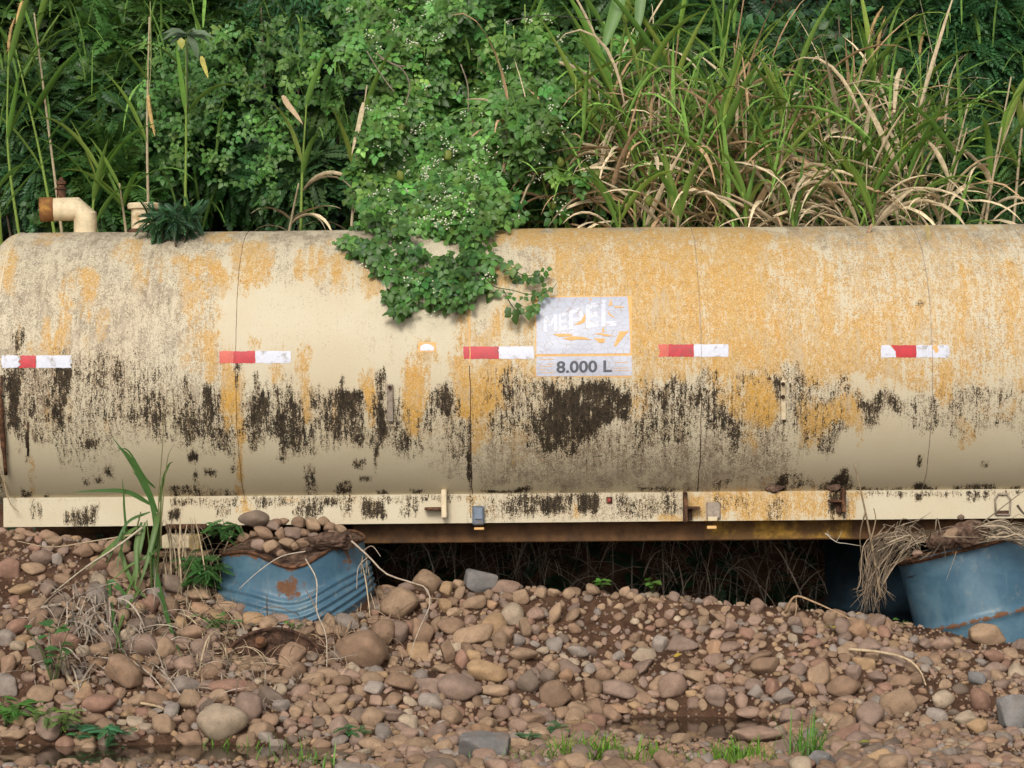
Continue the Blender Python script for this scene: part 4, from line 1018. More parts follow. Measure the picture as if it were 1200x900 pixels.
for k in range(ng):
    r = rng.uniform(.0035, .0095)
    if any(((X[k] - a) / rx) ** 2 + ((Yy[k] - b) / ry) ** 2 < 1.0 for a, b, rx, ry in PUDDLES) and rng.random() < .9: continue
    gr.add(ICO[0][0] * rng.uniform(.6, 1.2, 3) * r @ np.linalg.qr(rng.normal(size=(3, 3)))[0].T + [X[k], Yy[k], Zz[k] + r * .3], ICO[0][1], np.array(TONE[TNAMES[rng.choice(len(TNAMES), p=TP)]]) * rng.uniform(.6, 1.1))
props(gr.build('gravel', M['pebble']), 'fine brown gravel and crumbs of soil between the stones', kind='stuff')

# what each stone is called: its look, then where it lies
def say(s, level):
    a = math.sqrt(s['w'] * s['h'])
    size = 'large' if a > 34 else 'big' if a > 27 else 'mid-sized' if a > 21 else 'smallish' if a > 17 else 'small'
    ar = s['w'] / max(s['h'], 1)
    shape = 'angular' if s['ang'] else 'upright' if ar < .8 else 'rounded' if ar < 1.22 else 'oval' if ar < 1.6 else 'long' if ar < 2.0 else 'flat'
    tone = {'pink': 'pinkish', 'dark': 'dark brown', 'mauve': 'grey-brown', 'slate': 'slate grey'}.get(s['tone'], s['tone'])
    d = sorted(((math.hypot(s['px'] - x, (s['py'] - y) * 1.3), n, x, y) for n, x, y in LAND if math.hypot(s['px'] - x, s['py'] - y) > 4))
    def rel(e):
        dist, n, x, y = e
        dx, dy = s['px'] - x, s['py'] - y
        far = '' if dist < 55 else 'well '
        if abs(dy) > .8 * abs(dx): return (far or 'just ') + ('below ' if dy > 0 else 'above ') + n
        return ('close beside ' if dist < 45 else 'beside ' if dist < 80 else 'off ') + n
    out = f'{size} {shape} {tone} stone {rel(d[0])}'
    if level >= 1:
        dx = s['px'] - d[0][2]
        pick = next((e for e in d[1:] if (e[2] - d[0][2]) * dx > 0), d[1])
        out += f', towards {pick[1]}'
    return out
for s in STONES: s['L'] = s['lab'] or say(s, 0)
def clashes():
    by = {}
    for s in STONES: by.setdefault(s['L'], []).append(s)
    return [v for v in by.values() if len(v) > 1]
for v in clashes():
    for s in v: s['L'] = s['lab'] or say(s, 1)
for words in (('paler', 'darker'), ('higher', 'lower')):
    for v in clashes():
        if len(v) == 2:
            v.sort(key=(lambda s: -s['lum']) if words[0] == 'paler' else (lambda s: s['py']))
            for s, w_ in zip(v, words):
                s['L'] = f"{w_} {s['L']}"
        elif len(v) == 3:
            v.sort(key=lambda s: s['py'])
            for s, w_ in zip(v, ('highest', 'middle', 'lowest')): s['L'] = f"{w_} {s['L']}"
        elif len(v) > 3:
            v.sort(key=lambda s: -s['w'])
            for k, s in enumerate(v): s['L'] = ('widest', 'second widest', 'third widest', 'fourth widest', 'fifth widest', 'sixth widest', 'narrowest')[min(k, 6)] + ' ' + s['L']
for s in STONES:
    props(s['o'], s['L'], 'stone', 'river stones of the gravel bank')

# ------------------------------------------------------------------ vegetation: shapes
def frames(yd, up):
    y = norm(yd); x = norm(np.cross(y, up)); z = np.cross(x, y)
    return np.stack([x, y, z], -1)                          # columns: across, along, up
def scatter(T, F, pos, yd, up, size, col, sink):
    """copies of a leaf template T (x across, y along, z up) into an MB"""
    n = len(pos)
    if n == 0: return
    R = frames(yd, up)
    V = np.einsum('nij,kj->nki', R, T) * np.asarray(size).reshape(-1, 1, 1) + pos[:, None]
    FF = (F[None] + (np.arange(n) * len(T))[:, None, None]).reshape(-1, F.shape[1])
    sink.add(V.reshape(-1, 3), FF, np.repeat(col, len(T), axis=0))
# a soft three-lobed leaf, folded a little along each midrib
def lobed():
    out = []
    T = [(0, 0, 0)]; F = []
    for ang, L, wd in ((0, 1.0, .30), (74, .74, .27), (-74, .74, .27)):
        a = math.radians(ang); d = np.array([math.sin(a), math.cos(a)]); n = np.array([d[1], -d[0]])
        k = len(T)
        for (l, w, z) in ((.18, 0, .0), (.45, .5, -.06), (.5, 0, .02), (.45, -.5, -.06), (.80, .27, -.13), (.80, -.27, -.13), (1.0, 0, -.2)):
            p = d * l * L + n * w * wd * 2
            T.append((p[0], p[1], z * L))
        F += [(k, k + 2, k + 1), (k, k + 3, k + 2), (k + 1, k + 2, k + 4), (k + 2, k + 3, k + 5), (k + 2, k + 6, k + 4), (k + 2, k + 5, k + 6)]
    return np.array(T, float), np.array(F)
def ovate(w=.42, droop=.15):
    T = [(0, 0, 0), (-w * .8, .3, .06), (0, .35, -.01), (w * .8, .3, .06), (-w * .62, .65, .03), (0, .68, -.04), (w * .62, .65, .03), (0, 1, -droop)]
    F = [(0, 2, 1), (0, 3, 2), (1, 2, 5), (1, 5, 4), (2, 3, 6), (2, 6, 5), (4, 5, 7), (5, 6, 7)]
    return np.array(T, float), np.array(F)
def pinnate(n=6, lw=.13, ll=.36, droop=.35):
    T, F = [], []
    def leaflet(p, d, L):
        d = np.array(d, float); d /= np.linalg.norm(d); s = np.cross(d, [0, 0, 1.0]); s /= np.linalg.norm(s)
        k = len(T); p = np.array(p, float)
        T.extend([p, p + d * L * .45 + s * lw * L / ll - [0, 0, .02], p + d * L * .5 + [0, 0, .015], p + d * L * .45 - s * lw * L / ll - [0, 0, .02], p + d * L - [0, 0, .06]])
        F.extend([(k, k + 1, k + 2), (k, k + 2, k + 3), (k + 1, k + 4, k + 2), (k + 2, k + 4, k + 3)])
    for i in range(n):
        u = .18 + .74 * i / (n - 1); z = -droop * u * u
        for s in (-1, 1): leaflet((0, u, z), (s * .9, .55, -.18), ll * (1 - .35 * abs(u - .5)))
    leaflet((0, .95, -droop), (0, 1, -.5), ll)
    k = len(T)
    T.extend([(-.012, 0, 0), (.012, 0, 0), (0, .5, -droop * .25), (0, 1.0, -droop)])
    F.extend([(k, k + 1, k + 2), (k, k + 2, k + 3)])
    return np.array(T, float), np.array(F)
LOBED, OVATE, LANCE = lobed(), ovate(), ovate(.2, .25)
PINN, PINF = pinnate(), pinnate(8, .085, .26, .45)
def tones(base, n, v=.22, hue=.12):
    b = np.array(base)[None] * rng.lognormal(0, v, (n, 1))
    return b * (1 + rng.normal(0, hue, (n, 3)) * np.array([1.0, .5, .9]))
def blade(p0, d0, L, w, droop, n=9, col=None, twist=0.0, kink=None, fold=.25):
    """one arching grass leaf: a folded strip that tapers to its tip"""
    d = norm(np.asarray(d0, float)); pts = [np.asarray(p0, float)]; ds = [d]
    for i in range(n):
        u = (i + 1) / n
        g = droop * (.25 + 1.5 * u) / n * 1.6
        if kink and abs(u - kink) < .5 / n: g += 1.6
        d = norm(d + np.array([0, 0, -g]) + rng.normal(0, .02, 3))
        pts.append(pts[-1] + d * L / n); ds.append(d)
    pts, ds = np.array(pts), np.array(ds)
    u = np.linspace(0, 1, n + 1)
    wd = w * np.minimum(1, .35 + 3 * u) * (1 - u ** 2.2) + .0008
    side = norm(np.cross(ds, np.array([0, 0, 1.0]) + .15 * np.cross(ds[0], [0, 0, 1.0])))
    side0 = norm(np.cross(ds[0], [0.05, .1, 1.0]))
    side = norm(side * .4 + side0)
    nr = np.cross(side, ds)
    if twist:
        a = twist * u
        side, nr = side * np.cos(a)[:, None] + nr * np.sin(a)[:, None], nr * np.cos(a)[:, None] - side * np.sin(a)[:, None]
    V = np.stack([pts - side * wd[:, None] / 2 + nr * wd[:, None] * fold, pts, pts + side * wd[:, None] / 2 + nr * wd[:, None] * fold], 1).reshape(-1, 3)
    i = np.arange(n)[:, None] * 3
    F = np.concatenate([np.concatenate([i, i + 1, i + 4, i + 3], 1), np.concatenate([i + 1, i + 2, i + 5, i + 4], 1)])
    t = np.repeat(np.linspace(0, 1, n + 1), 3)[:, None]
    c = np.array((.11, .21, .045) if col is None else col)
    return V, F, c * (1 + .25 * (t - .4))
def ribbon(pts, w, col=None, n=12, facing=(0, -1, .3), fold=.2):
    """a grass leaf along given points"""
    pts = spline(pts, n); u = np.linspace(0, 1, n)
    t = norm(np.gradient(pts, axis=0)); side = norm(np.cross(t, np.array(facing, float))); nr = np.cross(side, t)
    wd = w * np.minimum(1, .4 + 4 * u) * (1 - u ** 2.6) + .0006
    V = np.stack([pts - side * wd[:, None] / 2 + nr * wd[:, None] * fold, pts, pts + side * wd[:, None] / 2 + nr * wd[:, None] * fold], 1).reshape(-1, 3)
    i = np.arange(n - 1)[:, None] * 3
    F = np.concatenate([np.concatenate([i, i + 1, i + 4, i + 3], 1), np.concatenate([i + 1, i + 2, i + 5, i + 4], 1)])
    return V, F, np.array((.11, .21, .045) if col is None else col)

# ------------------------------------------------------------------ shrubs behind the tank
DARK, BLUE_D, MIDG, BRIGHT = (.070, .150, .038), (.062, .136, .048), (.050, .130, .034), (.085, .20, .038)
def shrub(label, px, py, Y, w, h, kind, tone, n, lsize, cat='shrub', name='shrub', group='shrubs on the slope behind the tank'):
    """px, py: middle of its crown; w, h: half width and height of the crown in metres"""
    c = P(px, py, Y)
    base = np.array([c[0] + random.uniform(-.1, .1), Y + .05, float(ground(c[0], Y + .05))])
    root = thing(name, label, cat, base, group)
    T, F = kind
    dep = .5 * w + .12
    # boughs that reach into the crown
    st = MB(); tips = []
    nb = 9
    for k in range(nb):
        q = rng.normal(size=3); q = q / np.linalg.norm(q) * rng.uniform(.35, .8)
        e = c + q * np.array([w, dep, h])
        m = (base * .5 + e * .5) + rng.normal(0, .06, 3)
        V, FF = tube(spline([base, m, e], 8), np.linspace(.014, .004, 8), 5)
        st.add(V, FF, (.10, .075, .05)); tips.append(e)
    st.build('stem', M['bark'], root)
    # sprays of leaves on the outside of uneven lobes
    nl = 16
    lob = rng.normal(size=(nl, 3)); lob = norm(lob) * rng.uniform(.35, .85, (nl, 1)); lob[:, 1] = -np.abs(lob[:, 1]) * .8 + .15
    which = rng.integers(0, nl, n)
    d = norm(rng.normal(size=(n, 3)) + np.array([0, -.55, .35]))
    rr = rng.uniform(.55, 1.0, (n, 1)) ** .5
    pos = c + (lob[which] + d * rr * rng.uniform(.26, .42, nl)[which][:, None]) * np.array([w, dep, h])
    yd = norm(d + rng.normal(0, .55, (n, 3)) + np.array([0, -.15, -.25]))
    up = norm(np.array([0, -.55, .9]) + rng.normal(0, .45, (n, 3)))
    lt = tones(tone, nl, .16, .10)[which] * tones((1, 1, 1), n, .20, .08)
    mb = MB()
    scatter(T, F, pos, yd, up, lsize * rng.uniform(.7, 1.25, n), lt, mb)
    mb.build('foliage', M['leaf' if tone[1] > .1 else 'shade'], root)
    return root
for a in [
  ('dark bluish fine-leaved shrub behind the elbow pipe', 50, 175, 1.75, .36, .36, PINF, BLUE_D, 1500, .11),
  ('dark shrub rising between the elbow pipe and the vent pipe', 130, 225, 1.6, .30, .26, PINN, DARK, 900, .11),
  ('tall dark shrub at the edge of the photo above the elbow pipe', -40, 60, 2.3, .50, .55, PINN, DARK, 1500, .13),
  ('dark leafy shrub high above the vent pipe', 190, 60, 2.6, .60, .45, PINN, DARK, 1900, .12),
  ('mid green shrub with pinnate leaves behind the vent pipe', 215, 165, 2.0, .36, .32, PINN, (.050, .135, .036), 1200, .11),
  ('dark shrub low beside the hollow near the creeper', 345, 215, 1.55, .24, .20, PINN, BLUE_D, 650, .10),
  ('dark shrub with long leaves at the top beside the creeper', 345, 40, 2.5, .55, .40, LANCE, (.044, .12, .045), 1900, .055),
  ('black green bush deep in the hollow left of centre', 320, 150, 2.9, .55, .50, PINN, (.020, .055, .024), 1300, .12),
  ('dense dark bush behind the creeper', 520, 130, 2.5, .75, .80, PINN, DARK, 2200, .13),
  ('dark bush showing through the cane grass', 730, 110, 2.9, .70, .75, PINN, (0.052, 0.130, 0.037), 2000, .13),
  ('round-leaved dark green bush behind the tallest canes', 960, 75, 2.9, .55, .55, OVATE, (0.067, 0.163, 0.053), 2600, .060),
  ('fine-leaved dark tree at the top near the dry bent cane', 1085, 85, 3.1, .62, .60, PINF, (0.049, 0.125, 0.044), 2600, .12),
  ('dark tree closing the slope above the bent dry cane', 1230, 110, 3.2, .60, .65, PINF, (0.043, 0.112, 0.037), 2200, .13),
  ('dark bush behind the straw coloured grass', 890, 200, 2.4, .55, .40, PINN, (0.049, 0.120, 0.037), 1400, .12),
  ('dark feathery shrub low behind the bent dry cane', 1110, 215, 2.2, .50, .34, PINF, (0.061, 0.146, 0.046), 2200, .10),
  ('low dark shrub beyond the bent dry cane at the tank top', 1225, 235, 1.9, .36, .30, PINF, (0.061, 0.143, 0.042), 1200, .10),
  ('bush filling the slope high above the creeper', 620, 10, 3.3, .75, .55, PINN, (.040, .11, .036), 1700, .13),
  ('bush high on the slope above the vent pipe and beyond', 60, -10, 3.4, .75, .5, PINN, DARK, 1600, .13),
  ('small dark shrub leaning over the tank in front of the vent pipe', 202, 258, .40, .12, .045, PINF, (.040, .105, .046), 210, .058),
]: shrub(*a)
# shade-dark cover on the slope itself
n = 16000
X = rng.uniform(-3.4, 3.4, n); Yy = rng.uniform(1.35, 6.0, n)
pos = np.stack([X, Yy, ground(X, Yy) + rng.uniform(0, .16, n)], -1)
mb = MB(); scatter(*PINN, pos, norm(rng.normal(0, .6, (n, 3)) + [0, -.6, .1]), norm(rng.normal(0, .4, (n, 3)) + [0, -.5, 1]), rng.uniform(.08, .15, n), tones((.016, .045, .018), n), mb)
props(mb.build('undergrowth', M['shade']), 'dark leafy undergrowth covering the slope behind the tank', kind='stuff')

# ------------------------------------------------------------------ the creeper
def blobs(n, ell):
    """points in photo pixels spread over weighted ellipses (px, py, rx, ry, weight)"""
    e = np.array(ell, float); p = e[:, 4] * e[:, 2] * e[:, 3]; w = rng.choice(len(e), n, p=p / p.sum())
    a = rng.uniform(0, 2 * math.pi, n); r = np.sqrt(rng.random(n))
    return e[w, 0] + e[w, 2] * r * np.cos(a), e[w, 1] + e[w, 3] * r * np.sin(a)
def sprigs(px, py, Y, per, spread_, lsize, tone, sink, temp=LOBED, drop=.8, tv=.16):
    n = len(px)
    c = PA(px, py, Y)
    tt = tones(tone, n, tv, .10)
    dirn = norm(np.stack([rng.normal(0, .5, n), rng.normal(-.25, .3, n), rng.normal(-drop, .4, n)], -1))
    k = rng.uniform(-.5, 1, (n, per))
    pos = (c[:, None] + dirn[:, None] * (k * spread_)[..., None] + rng.normal(0, spread_ * .28, (n, per, 3))).reshape(-1, 3)
    m = len(pos)
    yd = norm(np.stack([rng.normal(0, .65, m), rng.normal(-.35, .3, m), rng.normal(-.75, .35, m)], -1))
    up = norm(np.stack([rng.normal(0, .35, m), rng.normal(-.75, .25, m), rng.normal(.7, .25, m)], -1))
    col = np.repeat(tt, per, 0) * tones((1, 1, 1), m, .16, .07)
    scatter(*temp, pos, yd, up, lsize * rng.uniform(.65, 1.25, m), col, sink)
    return pos
def creeper_depth(px, py):
    f = np.stack([px * .004, py * .004, 0 * px], -1)
    return .40 + .45 * np.clip((262 - py) / 60, 0, 1) + np.clip((268 - py) / 268, 0, 1.4) * .75 + (fbm(f, 3.2, 3) - .5) * 1.5
cr0 = P(500, 262, 1.05)
CRE = thing('creeper', 'bright green flowering creeper hanging over the tank beside the name plate', 'creeper', cr0)
mb = MB()
MASS = [(490, 50, 75, 75, .9), (525, 130, 85, 90, 1.0), (490, 200, 75, 60, 1.2), (545, 215, 50, 50, .8), (455, 150, 35, 50, .5), (620, 100, 55, 90, .42), (655, 160, 50, 90, .30), (595, 200, 40, 60, .4), (480, 10, 90, 30, .8), (440, 30, 40, 40, .6), (700, 90, 45, 60, .18), (478, 245, 55, 26, 1.0), (555, 250, 24, 22, .6)]
px, py = blobs(880, MASS)
sprigs(px, py, creeper_depth(px, py), 9, .066, .051, (.110, .235, .052), mb, tv=.36)
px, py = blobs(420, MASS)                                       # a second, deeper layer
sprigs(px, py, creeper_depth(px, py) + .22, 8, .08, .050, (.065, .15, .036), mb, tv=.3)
# thin outliers on the dark shrubs and among the canes
px, py = blobs(170, [(270, 120, 110, 90, .5), (330, 200, 60, 40, .4), (205, 90, 50, 50, .5), (380, 60, 40, 60, .6), (300, 60, 60, 40, .3), (740, 190, 60, 70, .25), (890, 170, 22, 70, .9), (870, 120, 60, 40, .2)])
sprigs(px, py, 1.25 + (rng.random(len(px)) - .5) * .3 + np.clip((260 - py) / 260, 0, 1) * .35, 7, .085, .042, (.10, .22, .05), mb, tv=.3)
props(mb.build('foliage', M['leaf'], CRE), kind='stuff')
# the strands that hang down over the tank's face: each leaf is its own
STRANDS = [[(470, 262), (452, 285), (425, 288), (412, 296)], [(455, 268), (470, 285), (463, 305), (440, 312)], [(480, 266), (478, 290), (480, 310), (468, 322), (458, 340)], [(560, 262), (555, 285), (548, 300), (540, 318), (520, 330), (500, 340)], [(478, 285), (500, 300), (520, 305), (545, 302), (566, 300)], [(540, 318), (520, 318), (495, 322), (478, 330), (462, 345), (455, 350)], [(500, 325), (490, 340), (475, 355), (468, 366)], [(545, 315), (550, 335), (560, 340)], [(548, 270), (562, 290), (566, 310), (560, 330), (575, 338)], [(566, 318), (578, 335), (600, 340), (622, 345), (645, 340), (652, 332)], [(590, 340), (600, 358), (612, 368), (625, 356)], [(566, 316), (590, 308), (612, 322), (634, 322)], [(520, 312), (530, 330), (535, 350), (528, 358)], [(430, 285), (436, 300), (450, 318)], [(500, 310), (512, 335), (505, 352)], [(440, 290), (420, 280), (405, 285)]]
leafm = [mesh('leaf', LOBED[0], LOBED[1], tint=np.tile(tones((.088, .20, .045), 1, .34, .14), (len(LOBED[0]), 1))) for _ in range(10)]
for me in leafm: me.materials.append(M['leaf'])
sm = MB(); nleaf = 0; mb2 = MB()
for s in STRANDS:
    s2 = spline(np.array(s, float), 26)
    p3 = np.array([tank_pt(a, max(b, 272), .045 + .03 * math.sin(i * .7)) if b > 271 else P(a, b, .62 - .1) for i, (a, b) in enumerate(s2)])
    p3[:, 2] += .02 * (np.array([b for a, b in s2]) < 275)
    V, F = tube(p3, np.linspace(.0028, .0012, len(p3)), 5); sm.add(V, F, (.10, .13, .05))
    thin = s[-1][0] > 600
    for i in range(2, len(p3)):
        for _ in range(1 if thin or random.random() < .55 else 2):
            if thin and random.random() < .66: continue
            own = nleaf < 296 and random.random() < .42
            yd = norm(np.array([random.gauss(0, .6), random.gauss(-.35, .25), random.gauss(-.8, .3)]))
            up = norm(np.array([random.gauss(0, .3), random.gauss(-.8, .2), random.gauss(.6, .25)]))
            R = frames(yd[None], up[None])[0]
            sz = random.uniform(.028, .062) * (1.0 if thin else 1)
            if not own:
                q = LOBED[0] @ (R * sz).T + p3[i] + [random.gauss(0, .018), -abs(random.gauss(0.006, .02)), random.gauss(0, .012)]
                mb2.add(q, LOBED[1], tones((.088, .20, .045), 1, .34, .14)); continue
            nleaf += 1
            o = bpy.data.objects.new('leaf', random.choice(leafm))
            mw = np.eye(4); mw[:3, :3] = R * sz; mw[:3, 3] = p3[i] + [random.gauss(0, .018), -abs(random.gauss(0.006, .02)), random.gauss(0, .012)]
            o.parent = CRE; mw[:3, 3] -= cr0
            o.matrix_basis = Matrix(mw.tolist()); COL.objects.link(o)
props(mb2.build('hanging_foliage', M['leaf'], CRE), kind='stuff')
# bare twigs, white flower sprays and pale green pods
for s in ([(445, 68), (470, 80), (480, 100), (475, 125)], [(440, 62), (460, 75), (475, 78)], [(430, 60), (445, 85), (462, 108)], [(540, 75), (548, 100), (549, 130)], [(600, 140), (617, 165), (620, 200)], [(416, 250), (412, 215), (420, 170)], [(400, 205), (430, 195), (445, 160)]):
    V, F = tube(spline(PA(np.array(s)[:, 0], np.array(s)[:, 1], np.full(len(s), 1.0)), 14), .0032, 5); obj('twig', V, F, M['bark'], CRE, tint=(.22, .18, .13))
sm.build('stem', M['bark'], CRE)
fl = MB()
px, py = blobs(120, MASS + [(520, 200, 80, 60, 1.5)])
px = np.concatenate([px, [475, 505, 455, 492, 508, 570, 690, 720, 425, 478]]); py = np.concatenate([py, [330, 338, 315, 335, 372, 325, 185, 200, 310, 285]])
for a, b in zip(px, py):
    c = P(a, b, float(creeper_depth(np.array(a), np.array(b))) - .10) if b < 270 else tank_pt(a, b, .09)
    for _ in range(random.randint(5, 9)):
        q = c + rng.normal(0, .013, 3)
        fl.add(ICO[0][0] * [.0042, .0035, .0042] * random.uniform(.7, 1.2) + q, ICO[0][1], (.62, .62, .46))
props(fl.build('flower', M['petal'], CRE), kind='stuff')
for a, b in ((469, 206), (496, 225), (461, 270), (700, 205), (648, 240), (470, 150), (657, 190), (525, 182), (760, 235)):
    c = P(a, b, float(creeper_depth(np.array(a), np.array(b))) - .14)
    V, F = rock(a, 2, 4, 5, .03)
    obj('pod', V * [.017, .016, .024] + c, F, M['leaf'], CRE, tint=np.array((.20, .24, .045)) * random.uniform(.8, 1.15))

# ------------------------------------------------------------------ cane grass
GREEN, LIME, STRAW, TANS = (.18, .33, .065), (.30, .43, .09), (.62, .50, .32), (.44, .29, .16)
def fuzzy(p0, d, L, root, r=.0075, tone=(.40, .27, .12)):
    """a grass seed head: a thin core set all round with bristles"""
    mb = MB(); u = np.linspace(0, 1, 9)
    core = p0 + d * (L * u)[:, None] + np.array([.025, 0, -.012]) * (u ** 2)[:, None]
    V, F = tube(core, r * np.array([.4, .9, 1, 1, .95, .9, .75, .5, .15]), 7); mb.add(V + rng.normal(0, .0008, V.shape), F, tone)
    for k in range(150):
        a = rng.random(); p = core[int(a * 8)]; q = norm(rng.normal(size=3) + d * .9); sd = norm(np.cross(q, rng.normal(size=3))) * .0011
        l = r * rng.uniform(1.2, 2.5) * (1 - .5 * a)
        p = p + rng.normal(0, .003, 3)
        mb.add([p - sd, p + sd, p + q * l], [[0, 1, 2]], np.array(tone) * rng.uniform(.8, 1.6))
    mb.build('seed_spike', M['straw'], root)
def cane(label, px, Y, py_top, lean=0.0, green=5, dry=4, spike=None, stalk=LIME, w=.027, L=.68, py0=268, group='cane grass plants behind the tank', name='cane_grass', n_stalk=1, drytone=STRAW, spread=1.0):
    b = P(px, py0 + 25, Y)
    foot = np.array([b[0], max(Y + .3, 1.62), 0.0]); foot[2] = float(ground(foot[0], foot[1])) - .02
    root = thing(name, label, 'grass', foot, group)
    for q in range(n_stalk):
        ln = lean + (random.gauss(0, 22) if q else 0)
        top = P(px + ln + (random.gauss(0, 12) if q else 0), py_top + (abs(random.gauss(0, 35)) if q else 0), Y - .10 + random.uniform(-.08, .08))
        b2 = b + [random.gauss(0, .03) if q else 0, random.gauss(0, .03) if q else 0, 0]
        path = spline([b2, b2 * .5 + top * .5 + [random.gauss(0, .02), random.gauss(0, .02), 0], top], 12)
        V, F = tube(spline([foot + (b2 - b), foot * .45 + b2 * .55 + [random.gauss(0, .06), .05, -.03], b2], 7), .0045, 5)
        obj('stalk_base', V, F, M['straw'], root, tint=(.10, .075, .05))
        V, F = tube(path, np.linspace(.0085, .0035, 12), 6)
        c = np.array(stalk) if random.random() < .6 else np.array(drytone)
        obj('stalk', V, F, M['leaf'], root, tint=c)
        H = np.linalg.norm(top - b2)
        for k in range(green + dry):
            dead = k < dry
            u = random.uniform(.05, .6) if dead else random.uniform(.3, 1.0)
            p = path[min(11, int(u * 11))]
            az = random.choice((-1, 1)) * random.uniform(.2, 1.0) * spread
            if dead:
                d = np.array([az, random.uniform(-.5, .2), random.uniform(.2, 1.0)])
                V, F, cc = blade(p, d, L * random.uniform(.6, 1.1), w * random.uniform(.6, 1.15), random.uniform(.2, 1.8), 9, np.array(drytone) * random.uniform(.7, 1.15), random.uniform(-2, 2), random.choice((None, None, None, .5)))
                obj('dry_leaf', V, F, M['straw'], root, tint=cc)
            else:
                d = np.array([az * .75, random.uniform(-.6, .2), random.uniform(.7, 1.3)])
                V, F, cc = blade(p, d, L * random.uniform(.7, 1.25), w * random.uniform(.8, 1.45), random.uniform(.15, 1.2), 10, tones(random.choice((GREEN, GREEN, LIME)), 1, .15, .08)[0], random.uniform(-.6, .6))
                obj('leaf_blade', V, F, M['leaf'], root, tint=cc)
        if spike and q == 0:
            d = norm(top - path[-2]); Ls = spike
            V, F = tube(np.array([top + d * Ls * u + np.array([.02 * u * u, 0, 0]) for u in np.linspace(0, 1, 9)]), .011 * np.array([.4, .9, 1, 1, 1, .95, .85, .6, .25]), 8)
            fuzzy(top, d, Ls, root)
    return root
for a, k in [
  (('tall green grass with a tan spike at the edge above the elbow pipe', 25, 1.15, 60), dict(lean=-15, green=4, dry=0, spike=.16, L=.5)),
  (('slender pale-stemmed grass stalks behind the elbow pipe', 75, 1.3, 15), dict(lean=-35, green=6, dry=0, L=.5, n_stalk=2)),
  (('broad-bladed bright grass clump between the two pipes', 120, .95, 190), dict(lean=8, green=7, dry=0, L=.42, w=.026)),
  (('thin stalk with a brown hanging spike over the vent pipe', 175, 1.2, 20), dict(lean=0, green=3, dry=0, L=.38)),
  (('low bright grass with arching blades behind the vent pipe', 150, 1.0, 215), dict(lean=-10, green=6, dry=0, L=.36, w=.024)),
  (('stalk with a yellow leaf rising over the vent pipe', 216, 1.2, 45), dict(lean=2, green=3, dry=0, L=.35)),
  (('grass stalk with one folded dry leaf near the hollow', 352, 1.15, 110), dict(lean=8, green=3, dry=2, L=.34, w=.026)),
  (('dry bent stems at the foot of the dark hollow', 335, 1.1, 215), dict(lean=15, green=0, dry=5, L=.3)),
  (('green blade leaning against the creeper', 410, 1.15, 100), dict(lean=20, green=3, dry=2, L=.4)),
  (('canes half covered by the creeper above the name plate', 620, 1.35, 5), dict(lean=-5, green=3, dry=6, L=.5, n_stalk=2, drytone=TANS)),
  (('tall cane with broad green blades above the name plate', 700, 1.2, -40), dict(lean=20, green=6, dry=5, L=.7, w=.034, n_stalk=2)),
  (('clump of brown canes behind the capacity plate', 660, 1.1, 90), dict(lean=15, green=2, dry=8, L=.45, drytone=TANS, n_stalk=2)),
  (('straw and green cane clump just past the name plate', 745, 1.05, 60), dict(lean=10, green=5, dry=8, L=.55, n_stalk=2)),
  (('thick clump of brown dry canes with rolled leaves', 785, 1.15, 20), dict(lean=12, green=3, dry=10, L=.6, drytone=TANS, n_stalk=3, w=.026)),
  (('tall leaning dry canes reaching the top of the photo', 815, 1.25, -35), dict(lean=35, green=5, dry=8, L=.6, n_stalk=3, drytone=TANS)),
  (('green cane clump over the tape above the middle weld', 845, .98, 120), dict(lean=-8, green=7, dry=7, L=.5, n_stalk=2)),
  (('brown canes with torn pale sheaths', 880, 1.1, 50), dict(lean=-20, green=4, dry=9, L=.5, drytone=TANS, n_stalk=2, w=.030)),
  (('bright upright grass with a wide fan of blades', 915, .98, 95), dict(lean=12, green=9, dry=6, L=.45, w=.026, n_stalk=2)),
  (('tall green stalk leaning towards the brown spikes', 960, 1.1, 40), dict(lean=60, green=7, dry=6, L=.5, spike=.14, n_stalk=2)),
  (('tall stalk carrying a brown spike at the top', 1010, 1.2, 60), dict(lean=18, green=5, dry=4, L=.48, spike=.17)),
  (('straw clump with leaves bending over the tank', 985, .92, 175), dict(lean=10, green=4, dry=11, L=.5, n_stalk=2)),
  (('green and straw grass beside the bent dry cane', 1050, .98, 130), dict(lean=10, green=6, dry=9, L=.5, n_stalk=2)),
  (('thin stalk with a brown spike before the dark tree', 1075, 1.3, 65), dict(lean=3, green=3, dry=1, L=.36, spike=.12)),
  (('bent dry cane leaning out over the tank with pale torn leaves', 1095, .95, 120), dict(lean=40, green=1, dry=7, L=.42, stalk=STRAW, n_stalk=2, w=.026)),
  (('leaning yellow-green stalk at the far edge of the photo', 1150, 1.0, 90), dict(lean=35, green=5, dry=6, L=.42, stalk=STRAW, n_stalk=2)),
  (('thin green grass at the far edge with seed heads', 1185, 1.2, 30), dict(lean=25, green=5, dry=2, L=.36, spike=.08)),
  (('straw tuft at the tank top just past the middle weld', 865, .85, 225), dict(lean=5, green=5, dry=5, L=.42, spread=.8)),
  (('straw tuft at the tank top near the last tape', 1020, .85, 230), dict(lean=-5, green=5, dry=5, L=.42, spread=.8)),
  (('straw tuft at the tank top behind the name plate', 720, .85, 235), dict(lean=5, green=5, dry=5, L=.42, spread=.8)),
  (('straw tuft at the tank top before the brown canes', 790, .84, 230), dict(lean=5, green=5, dry=5, L=.42, spread=.8)),
  (('straw tuft under the wide fan of green blades', 935, .84, 232), dict(lean=-5, green=5, dry=5, L=.42, spread=.8)),
  (('bright grass blades at the very edge beside the tank end', 2, .7, 215), dict(lean=-4, green=6, dry=0, L=.34, w=.026)),
]: cane(*a, **k)
